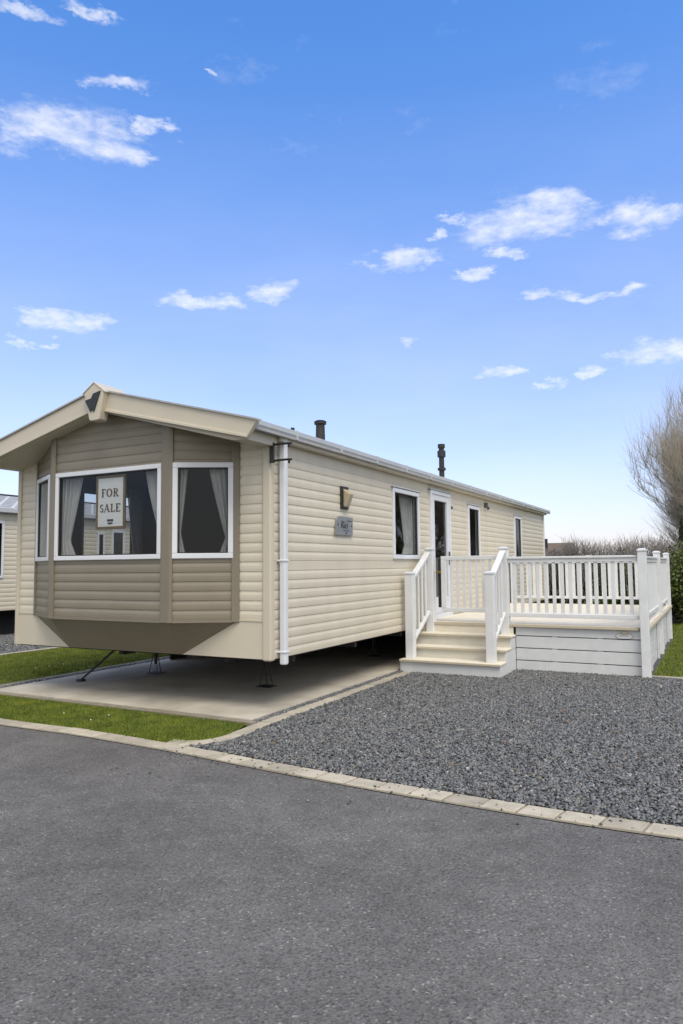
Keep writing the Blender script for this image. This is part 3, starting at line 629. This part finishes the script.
# FOR SALE sign behind the centre glass
sg = empty('for_sale_sign', (-1.84, -.335, 1.93), 'white FOR SALE sign with gold frame hanging behind the wide centre window', 'sign')
SX0, SX1, SZ0, SZ1 = -2.115, -1.675, 1.93, 2.53; SY = -.345
MB().box(SX0+.02, SX1-.02, SY, SY+.01, SZ0+.02, SZ1-.02).build('board', SIGNW, sg)
fr = MB()
for q_ in ((SX0, SX1, SZ0, SZ0+.03), (SX0, SX1, SZ1-.03, SZ1), (SX0, SX0+.03, SZ0+.03, SZ1-.03), (SX1-.03, SX1, SZ0+.03, SZ1-.03)): fr.box(q_[0], q_[1], SY-.006, SY+.016, q_[2], q_[3])
fr.build('frame', SIGNG, sg, bevel=.003)
def serif(ch, x, z, h, w, mb):
    y0, y1 = SY-.004, SY+.002; T = h*.2; t = h*.085; s = h*.06
    def bx(a, b, c, d): mb.box(x+min(a, b), x+max(a, b), y0, y1, z+min(c, d), z+max(c, d))
    def stem(a): bx(a, a+T, 0, h); bx(a-t, a+T+t, 0, s); bx(a-t, a+T+t, h-s, h)
    def bar(p, q, th):
        (ax, az), (bx_, bz) = p, q; mb.prism([(x+ax-th/2, y0, z+az), (x+ax+th/2, y0, z+az), (x+bx_+th/2, y0, z+bz), (x+bx_-th/2, y0, z+bz)], None, (0, y1-y0, 0))
    def arc(cx, cz, rx, rz, a0, a1, n=12, T2=T):
        pts = []
        for i in range(n+1):
            a = a0+(a1-a0)*i/n; k = T2*abs(math.cos(a))+t*abs(math.sin(a)); pts.append((math.cos(a), math.sin(a), k))
        for (c0, s0, k0), (c1, s1, k1) in zip(pts[:-1], pts[1:]):
            P = lambda c, s_, r: (x+cx+c*(rx-r), y0, z+cz+s_*(rz-r*.8))
            mb.prism([P(c0, s0, 0), P(c1, s1, 0), P(c1, s1, k1), P(c0, s0, k0)], None, (0, y1-y0, 0))
    pi = math.pi
    if ch in 'FE':
        stem(t); bx(t, w, h-t, h); bx(w-t, w, h-.22*h, h); bx(t, w*.72, h*.48, h*.48+t)
        if ch == 'E': bx(t, w, 0, t); bx(w-t, w, 0, .22*h)
    if ch == 'L': stem(t); bx(t, w, 0, t); bx(w-t, w, 0, .25*h)
    if ch == 'O': arc(w/2, h/2, w/2, h/2*1.03, 0, 2*pi, 24)
    if ch == 'R': stem(t); arc(w*.45, h*.74, w*.42, h*.26, -pi/2, pi/2); bx(t+T, w*.45, h-t, h); bx(t+T, w*.45, h*.48, h*.48+t); bar((w*.45, h*.5), (w*.88, 0), T); bx(w*.72, w+t, 0, s)
    if ch == 'A': bar((w*.08, 0), (w*.5, h), t); bar((w*.48, h), (w*.86, 0), T); bx(w*.25, w*.72, h*.32, h*.32+t*.8); bx(-t*.5, w*.25, 0, s); bx(w*.68, w+t, 0, s)
    if ch == 'S': arc(w*.5, h*.75, w*.42, h*.25, pi*.12, pi*1.45, 14, T*.75); arc(w*.5, h*.26, w*.46, h*.27, -pi*.88, pi*.5, 14, T*.75)
lt = MB(); h = .09
for ch_, x0_, w_ in (('F', -2.03, .062), ('O', -1.957, .09), ('R', -1.853, .078)): serif(ch_, x0_, 2.29, h, w_, lt)
for ch_, x0_, w_ in (('S', -2.057, .06), ('A', -1.99, .085), ('L', -1.89, .062), ('E', -1.813, .066)): serif(ch_, x0_, 2.12, h, w_, lt)
lt.build('lettering', TXT, sg)
MB().box(-1.94, -1.85, SY-.004, SY+.002, 2.015, 2.04).box(-1.93, -1.86, SY-.004, SY+.002, 1.985, 2.003).build('agent_mark', DARKT, sg)
MB().tube([(-2.02, SY, 2.53), (-1.895, SY, 2.60), (-1.77, SY, 2.53)], .003, 5).build('hanging_cord', DARKT, sg)
# ------------------------------------------------------------------ decking
DZ = .655; X0, X1, Y0, Y1 = .03, 3.19, 4.06, 9.50
dk = empty('decking', (1.6, 6.7, 0), 'raised white plastic decking with cream floor, steps and railings along the caravan', 'decking')
fl = MB(); y = Y0-.0; nb = 38; bw = (Y1-Y0)/nb
for i in range(nb): fl.box(X0, X1-.02, Y0+i*bw, Y0+(i+1)*bw-.003, DZ-.025, DZ)
fl.build('floor', DECKC, dk)
MB().box(1.42, 3.085, Y0-.035, Y0-.002, DZ-.045, DZ+.002).box(X1-.015, X1+.025, Y0+.085, Y1, DZ-.045, DZ+.003).build('floor_nosing', NOSE, dk, bevel=.008)
bz = [(0.0, .14), (.152, .312), (.324, .482), (.494, .606)]
sb = MB()
for a_, b__ in bz: sb.box(1.455, X1-.05, Y0+.012, Y0+.034, a_, b__)
sb.build('front_skirt', BOARD, dk, bevel=.003)
sb = MB()
for a_, b__ in bz: sb.box(X1-.075, X1-.05, Y0+.05, Y1, a_, b__)
sb.build('side_skirt', BOARD, dk, bevel=.003)
sb = MB()
for a_, b__ in bz: sb.box(X0, X1-.05, Y1-.03, Y1-.008, a_, b__)
sb.build('rear_skirt', BOARD, dk, bevel=.003)
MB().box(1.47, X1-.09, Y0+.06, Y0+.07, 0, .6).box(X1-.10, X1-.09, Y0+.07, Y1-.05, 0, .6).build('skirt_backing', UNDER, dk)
br = MB()
for x in (1.95, 2.55): br.box(x, x+.07, Y0+.036, Y0+.055, 0, .6)
for y in (4.75, 6.2, 7.5, 8.8): br.box(X1-.045, X1-.015, y, y+.09, 0, .605)
br.build('skirt_batten', BOARD, dk)
# badge + small lamp under the nosing
bd = MB(); cx_ = 2.90
hexa = [(-.10, .0), (-.065, .032), (.065, .032), (.10, .0), (.06, -.034), (-.06, -.034)]
bd.prism([(cx_+a_*1.15, Y0+.006, .535+b__) for a_, b__ in hexa], None, (0, .006, 0))
bo = bd.build('maker_badge', BOARD, dk, bevel=.003)
bb = MB()
for (a_, b__), (c__, d__) in zip(hexa, hexa[1:]+hexa[:1]): bb.tube([(cx_+a_*1.15, Y0+.004, .535+b__), (cx_+c__*1.15, Y0+.004, .535+d__)], .005, 5)
for i in range(6): bb.box(cx_-.06+i*.02, cx_-.047+i*.02, Y0+.002, Y0+.008, .527, .542)
bb.build('badge_relief', mat('badge_grey', (.38, .39, .40), .5), bo)
MB().prism([(cx_-.028, Y0-.012, .61), (cx_+.028, Y0-.012, .61), (cx_+.045, Y0-.012, .572), (cx_+.03, Y0-.012, .560), (cx_-.03, Y0-.012, .560), (cx_-.045, Y0-.012, .572)], None, (0, .03, 0)).build('deck_lamp', LAMPC, dk, bevel=.008)
# steps
for i, (yy, zt) in enumerate(((3.22, .19), (3.515, .345), (3.80, .505))):
    sp = MB().box(.03, 1.46, yy-.03, Y0-.002 if i == 2 else yy+.30, zt-.032, zt).build('tread', NOSE if False else DECKC, dk, bevel=.008)
    MB().box(.028, 1.462, yy-.036, yy-.005, zt-.034, zt-.001).build('tread_nosing', NOSE, sp, bevel=.006)
    MB().box(.05, 1.43, yy+.0, yy+.02, max(0, zt-.165) if i else 0, zt-.034).build('riser', BOARD if i == 0 else RISER, dk, bevel=.002)
    MB().box(1.432, 1.45, yy+.0, Y0+.01, (0, .155, .315)[i], zt-.034-.002*i).build('step_side', BOARD, dk)
    MB().box(.032, .048, yy+.0, Y0+.01, (0, .155, .315)[i], zt-.034-.002*i).build('step_side', BOARD, dk)
MB().box(.05, 1.43, Y0-.02, Y0-.003, .505, .61).build('riser', DECKC, dk); MB().box(.03, 1.42, Y0-.035, Y0-.002, DZ-.045, DZ+.002).build('floor_nosing', NOSE, dk, bevel=.008)
def post(x, y, z0, z1, w=.118):
    p = MB().box(x-w/2, x+w/2, y-w/2, y+w/2, z0, z1-.03).build('post', PVCD, dk, bevel=.006)
    c = MB(); e = w/2+.008
    c.box(x-e, x+e, y-e, y+e, z1-.03, z1-.008)
    c.add([(x-e, y-e, z1-.008), (x+e, y-e, z1-.008), (x+e, y+e, z1-.008), (x-e, y+e, z1-.008), (x-.03, y-.03, z1+.008), (x+.03, y-.03, z1+.008), (x+.03, y+.03, z1+.008), (x-.03, y+.03, z1+.008)],
          [(0, 1, 5, 4), (1, 2, 6, 5), (2, 3, 7, 6), (3, 0, 4, 7), (4, 5, 6, 7)])
    c.build('post_cap', PVC, p, bevel=.004); return p
PX = 3.13
post(.14, 3.36, .19, 1.40); post(1.30, 3.36, .19, 1.40)
post(.185, 4.06, .50, 1.755); post(1.315, 4.06, .50, 1.745)
post(3.158, 4.035, 0, 1.685, .108); post(3.15, 6.80, 0, 1.69, .105); post(3.15, 9.42, 0, 1.69, .105); post(1.66, 9.42, DZ, 1.66); post(.10, 9.42, DZ, 1.66)
def railing(p, q, zt0, zt1, zb0, zb1, n, name='railing', bwid=.045, ex=.0, bal=True):
    """rail run from p to q; zt/zb = top of handrail and top of bottom rail at both ends"""
    p = Vector((*p, 0)); q = Vector((*q, 0)); d = (q-p); ln = d.length; d /= ln; nn = Vector((-d.y, d.x, 0))
    def beam(mb, za, zb_, w, h):
        P = lambda a, o, z: tuple(p+d*a+nn*o)[:2]+(z,)
        mb.add([P(0, -w/2, za-h), P(0, w/2, za-h), P(0, w/2, za), P(0, -w/2, za), P(ln, -w/2, zb_-h), P(ln, w/2, zb_-h), P(ln, w/2, zb_), P(ln, -w/2, zb_)],
               [(0, 1, 2, 3), (4, 5, 6, 7), (0, 1, 5, 4), (1, 2, 6, 5), (2, 3, 7, 6), (3, 0, 4, 7)])
    hr = MB(); beam(hr, zt0, zt1, .085, .032); beam(hr, zt0-.033, zt1-.033, .05, .052)
    r_ = hr.build(name, PVCD, dk, bevel=.006)
    br_ = MB(); beam(br_, zb0, zb1, .055, .055); br_.build('bottom_rail', PVCD, r_, bevel=.005)
    if not n: return r_
    first = None
    for i in range(n):
        t = (i+.75)/(n+.5); c = p+d*ln*t; zt = zt0+(zt1-zt0)*t-.075; zb_ = zb0+(zb1-zb0)*t-.01
        if first is None or abs(zt0-zt1) > .01:
            mb = MB(); e = bwid/2
            P = lambda a, o, z: tuple(c+d*a+nn*o)[:2]+(z,)
            mb.add([P(-e, -.012, zb_), P(e, -.012, zb_), P(e, .012, zb_), P(-e, .012, zb_), P(-e, -.012, zt), P(e, -.012, zt), P(e, .012, zt), P(-e, .012, zt)],
                   [(0, 3, 2, 1), (4, 5, 6, 7), (0, 1, 5, 4), (1, 2, 6, 5), (2, 3, 7, 6), (3, 0, 4, 7)])
            b_o = mb.build('baluster', PVCD, r_, bevel=.004); first = b_o; c0 = c.copy()
        else:
            k = first.copy(); scene.collection.objects.link(k); k.parent = r_; k.location = c-c0
    return r_
railing((1.375, 4.06), (PX-.04, 4.06), 1.605, 1.605, .81, .81, 15, bwid=.047)
railing((PX+.0, 4.18), (PX, 6.74), 1.595, 1.595, .80, .80, 22, bwid=.05); railing((PX, 6.86), (PX, 9.36), 1.595, 1.595, .80, .80, 21, bwid=.05)
railing((1.72, 9.42), (PX-.06, 9.42), 1.595, 1.595, .82, .82, 10, bwid=.06); railing((.16, 9.42), (1.60, 9.42), 1.595, 1.595, .82, .82, 10, bwid=.06)
railing((.14, 3.42), (.17, 4.0), 1.33, 1.70, .44, .82, 4, name='stair_railing', bwid=.04)
railing((1.30, 3.42), (1.31, 4.0), 1.33, 1.70, .44, .82, 4, name='stair_railing', bwid=.04)
# gate
gt = MB(); gy = 4.12
gt.box(.34, 1.25, gy-.02, gy+.02, 1.57, 1.63).box(.34, 1.25, gy-.02, gy+.02, .80, .86).box(.34, .42, gy-.02, gy+.02, .86, 1.57).box(1.19, 1.25, gy-.02, gy+.02, .86, 1.57)
go = gt.build('gate', PVCD, dk, bevel=.006); first = None
for i in range(7):
    x = .50+i*.0975
    if first is None: first = MB().box(x-.02, x+.02, gy-.01, gy+.01, .855, 1.575).build('baluster', PVCD, go, bevel=.003)
    else: k = first.copy(); scene.collection.objects.link(k); k.parent = go; k.location = (x-.50, 0, 0)
MB().box(.28, .34, gy+.015, gy+.035, .86, 1.60).build('latch_strip', STEEL, go)
MB().tube([(.27, gy-.05, 1.39), (.35, gy-.05, 1.39)], .016, 8).box(.30, .34, gy-.05, gy, 1.37, 1.41).build('latch', BRASS, go)
# ------------------------------------------------------------------ neighbouring caravan
NX = -10.0; NW = 3.7; NL = 11.5; NY = -.6; nc = NX-NW/2
nv = empty('static_caravan', (nc, NY+NL/2, 0), 'neighbouring cream static caravan with pale tiled roof at the left edge, beyond the grass strip', 'caravan')
nw = [(3.2, 4.33, 1.3, 2.57), (7.02, 7.27, 1.2, 2.42), (9.4, 10.2, 1.3, 2.5)]; nd_ = (7.50, 7.97, .7, 2.5)
b = MB(); siding(b, (NX, 0), UY, (1, 0), NY, NY+NL, .58, 2.78, holes=nw+[nd_]); siding(b, (NX-NW, 0), UY, (-1, 0), NY, NY+NL, .58, 2.78)
tn = lambda z: (nc-(3.32-z)/.26, nc+(3.32-z)/.26)
siding(b, (0, NY), UX, (0, -1), NX-NW, NX, .58, 3.28, top=tn); siding(b, (0, NY+NL), UX, (0, 1), NX-NW, NX, .58, 3.28, top=tn)
b.build('cladding', CREAM, nv)
for h_ in nw: window(nv, (NX, 0), UY, (1, 0), *h_, w=.055, gm=GLASSD)
window(nv, (NX, 0), UY, (1, 0), *nd_, w=.07, gm=GLASSD, name='door')
nr = MB(); nr.prism([(NX-NW-.15, NY-.35, 2.84), (nc, NY-.35, 3.36), (NX+.15, NY-.35, 2.84), (NX+.15, NY-.35, 2.78), (nc, NY-.35, 3.29), (NX-NW-.15, NY-.35, 2.78)], None, (0, NL+.6, 0)); 
tl = nr
for k in range(9):
    x = NX+.1-k*.21; z = 2.863+.26*(NX+.1-x)
    for j in range(30):
        y = NY-.3+j*.385+(k % 2)*.19
        if j % 1 == 0: tl.box(x-.02, x+.02, y, y+.30, z, z+.016)
nr.build('roof', mat('pale_roof', (.50, .52, .56), .5, .1, 8), nv)
MB().box(NX+.03, NX+.17, NY-.35, NY+NL+.2, 2.75, 2.86).build('gutter', GUT, nv, bevel=.01)
MB().box(nc-.06, nc+.06, NY-.36, NY+NL+.26, 3.34, 3.39).build('ridge', FLUE, nv, bevel=.01)
MB().box(NX-.06, NX+.03, NY-.03, NY+.06, .56, 2.8).build('corner_trim', TRIMC, nv, bevel=.01)
MB().box(NX-NW+.02, NX-.02, NY+.02, NY+NL-.02, .56, .70).box(NX-NW+.3, NX-.35, NY+.3, NY+NL-.3, .0, .56).build('underfloor', UNDER, nv)
MB().box(NX-NW+.1, NX-.1, NY+4.6, NY+4.7, .7, 2.8).box(NX-2.4, NX-2.35, NY+.1, NY+NL-.1, .7, 2.8).build('interior_lining', DARKIN, nv)
MB().box(NX+.01, NX+.10, 6.3, 6.42, 2.28, 2.36).build('wall_lamp', BLACK, nv, bevel=.01)
# ------------------------------------------------------------------ outbuilding roof beyond
ob_ = empty('outbuilding', (-1.3, 25, 0), 'low outbuilding with brown tiled roof just right of the caravan end', 'building')
MB().box(-4.9, -1.72, 24, 28, 0, 1.95).build('wall', BRICK, ob_)
MB().add([(-5.3, 23.6, 1.85), (-1.5, 23.6, 1.85), (-1.5, 28.4, 1.85), (-5.3, 28.4, 1.85), (-5.0, 26, 2.42), (-1.45, 26, 2.42), (-1.5, 23.6, 1.79), (-5.3, 23.6, 1.79), (-1.5, 28.4, 1.79), (-5.3, 28.4, 1.79)],
         [(0, 1, 5, 4), (1, 2, 5), (2, 3, 4, 5), (3, 0, 4), (0, 1, 6, 7), (1, 2, 8, 6), (2, 3, 9, 8), (3, 0, 7, 9)]).build('roof', BROWNR, ob_)
MB().tube([(-2.30, 24.5, 1.9), (-2.30, 24.5, 2.56)], .07, 8).build('flue', FLUE, ob_)
# ------------------------------------------------------------------ hedge, shrubs, tree
def leaf_cloud(P, size, m, name, parent=None, up=.3):
    n = len(P); a = rng.normal(size=(n, 3)); a /= np.linalg.norm(a, axis=1)[:, None]; b = np.cross(a, rng.normal(size=(n, 3))); b /= np.linalg.norm(b, axis=1)[:, None]
    s = rng.uniform(.6, 1.3, (n, 1))*size; c = np.cross(a, b)*s*.25
    V = np.stack([P-a*s*.5, P-b*s*.32+c, P+a*s*.5, P+b*s*.32+c], 1).reshape(-1, 3)
    if parent is not None: V = V-np.array(world_loc(parent))
    o = npmesh(name, V, np.arange(4*n).reshape(-1, 4), m); o.parent = parent; return o
def twigs(name, P0, P1, r0, m, parent=None, seg=4, bend=.08, k=3):
    """many thin tapering curved sticks as one mesh"""
    n = len(P0); D = P1-P0; ln = np.linalg.norm(D, axis=1)[:, None]; off = rng.normal(size=(n, 3))*ln*bend
    pts = [P0+D*t+off*4*t*(1-t) for t in np.linspace(0, 1, seg)]
    d = D/ln; ref = np.where(np.abs(d[:, 2:3]) < .9, np.array([[0, 0, 1.]]), np.array([[1., 0, 0]])); a = np.cross(d, ref); a /= np.linalg.norm(a, axis=1)[:, None]; b = np.cross(d, a)
    V = np.empty((n, seg, k, 3)); r0 = np.broadcast_to(np.asarray(r0, float).reshape(-1, 1), (n, 1))
    for i, p in enumerate(pts):
        r = r0*(1-.75*i/(seg-1))
        for j in range(k): t = 2*math.pi*j/k; V[:, i, j] = p+(a*math.cos(t)+b*math.sin(t))*r
    F0 = np.array([(i*k+j, i*k+(j+1) % k, (i+1)*k+(j+1) % k, (i+1)*k+j) for i in range(seg-1) for j in range(k)])
    V = V.reshape(-1, 3)
    if parent is not None: V = V-np.array(world_loc(parent))
    o = npmesh(name, V, (F0[None]+seg*k*np.arange(n)[:, None, None]).reshape(-1, 4), m); o.parent = parent; return o
hg = empty('hedge', (4, 14.6, 0), 'long bare winter hedge with grey twiggy top behind the caravan and decking', 'hedge')
n = 60000; px = rng.uniform(-14, 18, n); hh = 1.55+.18*np.sin(px*1.7)+.1*np.sin(px*4.3); pz = hh*rng.beta(1.4, 1.05, n)
P = np.stack([px, 14.6+rng.normal(0, .42, n)*(.6+.5*np.sin(px*2.3)**2), pz], -1); leaf_cloud(P, .085, LEAF, 'foliage', hg)
n = 34000; px = rng.uniform(-14, 18, n); P0 = np.stack([px, 14.6+rng.normal(0, .4, n), rng.uniform(.5, 1.85, n)], -1)
P1 = P0+np.stack([rng.normal(0, .18, n), rng.normal(0, .15, n), rng.uniform(.45, .95, n)*(.85+.3*np.sin(px*2.1+1)*np.sin(px*5.3))], -1); P1[:, 2] = np.minimum(P1[:, 2], np.where(px < .35, 1.72, 2.10)+.08*np.sin(px*3.3)+rng.normal(0, .10, n))
P1[:, 2] = np.maximum(P1[:, 2], P0[:, 2]+.15)
twigs('twigs', P0, P1, .0065, TWIGD, hg)
n = 500; px = rng.uniform(-14, 18, n); P0 = np.stack([px, 14.6+rng.normal(0, .12, n), np.zeros(n)], -1); P1 = P0+np.stack([rng.normal(0, .15, n), rng.normal(0, .1, n), rng.uniform(1., 1.8, n)], -1)
twigs('stems', P0, P1, .022, BARK, hg, k=5)
def shrub(cx, cy, rx, ry, h, n, m, size, label, cat='shrub', cone=False, name='evergreen_shrub'):
    t = empty(name, (cx, cy, 0), label, cat)
    u = rng.normal(size=(n, 3)); u /= np.linalg.norm(u, axis=1)[:, None]; r = rng.uniform(.45, 1, (n, 1))**.5
    lump = 1+.16*np.sin(u[:, :1]*7+1)+.14*np.sin(u[:, 1:2]*9)+.12*np.sin(u[:, 2:]*8+2)
    P = u*r*lump
    if cone:
        z = rng.beta(1, 1.6, n)*h; a = rng.uniform(0, 6.28, n); rr = (1-z/h)*rng.uniform(.5, 1, n)**.5*(1+.25*np.sin(z*14))
        P = np.stack([cx+np.cos(a)*rr*rx, cy+np.sin(a)*rr*ry, z+.1], -1)
    else: P = np.stack([cx+P[:, 0]*rx, cy+P[:, 1]*ry, np.clip(h*.5+P[:, 2]*h*.5, .03, 9)], -1)
    leaf_cloud(P, size, m, 'foliage', t)
    k = 14; P0 = np.stack([cx+rng.normal(0, .06, k), cy+rng.normal(0, .06, k), np.zeros(k)], -1); P1 = P0+np.stack([rng.normal(0, rx*.3, k), rng.normal(0, ry*.3, k), rng.uniform(h*.5, h*.8, k)], -1)
    twigs('stems', P0, P1, .025, BARK, t, k=5); return t
shrub(4.15, 13.3, 1.15, .8, 2.05, 16000, LEAFG, .075, 'bright green leafy shrub at the right edge behind the decking corner')
shrub(2.2, 13.9, .9, .5, 1.55, 6000, LEAFG, .07, 'small mottled green shrub in the hedge seen through the rear railing')
shrub(3.25, 14.9, .38, .38, 2.55, 5000, LEAFC, .07, 'small dark conifer poking above the hedge at the right', 'conifer', True, 'conifer_tree')
shrub(6.3, 13.5, 1.4, .9, 1.9, 9000, LEAFG, .085, 'broad green shrub in the hedge outside the right edge of the photo')
# bare tree
tx, ty = 5.4, 17.5
te = empty('bare_tree', (tx, ty, 0), 'large leafless tree with fine upswept grey twigs at the right edge', 'tree')
segs = []; tips = []
def grow(p, d, ln, r, lvl):
    pts = [p.copy()]; rr = [r]; n = 6
    for i in range(n):
        d = (d+Vector((random.gauss(0, .09), random.gauss(0, .09), .11 if lvl > 0 else .06))).normalized()
        p = p+d*ln/n; pts.append(p.copy()); rr.append(r*(1-.62*(i+1)/n))
        if lvl >= 1 and i >= 1 or lvl == 0 and i >= 2:
            if lvl < 3:
                for _ in range((2, 2, 1)[lvl] if random.random() < .85 else 1):
                    a = random.uniform(0, 2*math.pi); side = d.cross(Vector((math.cos(a), math.sin(a), .3))).normalized()
                    nd2 = (d*random.uniform(.65, 1.0)+side*random.uniform(.4, .8)+Vector((0, 0, .25))).normalized()
                    grow(p.copy(), nd2, ln*random.uniform(.5, .72), rr[-1]*random.uniform(.5, .7), lvl+1)
        if lvl >= 2: tips.append((p.copy(), d.copy()))
    segs.append((pts, rr, lvl))
tr_ = MB(); tr_.tube([(tx, ty, -.1), (tx+.03, ty, .5), (tx-.02, ty+.02, 1.1), (tx, ty, 1.5)], [.27, .21, .18, .17], 12); tr_.build('trunk', BARK, te, smooth=True)
for a, e in ((180, 34), (205, 52), (165, 60), (120, 50), (60, 45), (0, 35), (340, 60), (270, 50), (225, 32), (90, 80), (192, 12), (150, 22)):
    d = Vector((math.cos(R(a))*math.cos(R(e)), math.sin(R(a))*math.cos(R(e)), math.sin(R(e)))); grow(Vector((tx, ty, random.uniform(1.15, 1.5))), d, random.uniform(2.25, 2.7)*(.75 if e < 30 else 1), .05, 0)
lb_ = MB()
for pts, rr, lvl in segs: lb_.tube(pts, [max(q_, .004) for q_ in rr], 6 if lvl < 2 else 4, cap=False)
lb_.build('limbs', BARK, te, fix=False)
T = random.sample(tips, min(len(tips), 9000)); P0 = np.array([tuple(t[0]) for t in T]); D = np.array([tuple(t[1]) for t in T])
P0 = np.repeat(P0, 4, 0); D = np.repeat(D, 4, 0)
P1 = P0+(D+rng.normal(0, .36, D.shape)+np.array([0, 0, .6]))*rng.uniform(.25, .6, (len(D), 1))
twigs('twigs', P0, P1, .0032, TWIG, te, bend=.08)
# stray leaves on the drive
lf = MB()
for _ in range(26):
    x, y = random.uniform(.4, 4), random.uniform(-1.3, 3); a = random.uniform(0, 6.28); s = random.uniform(.012, .024); z = .034
    lf.quad(*[(x+math.cos(a+t)*s*k, y+math.sin(a+t)*s*k, z+dz) for t, k, dz in ((0, 1.3, .004), (1.5, .6, .012), (3.14, 1.2, 0), (4.7, .6, .01))])
tag(lf.build('fallen_leaves', mat('dry_leaf', (.26, .13, .05), .8, .3, 30)), 'scattered dry brown leaf fragments on the slate chippings', 'leaves', kind='stuff')
print('tips', len(tips), 'segs', len(segs))
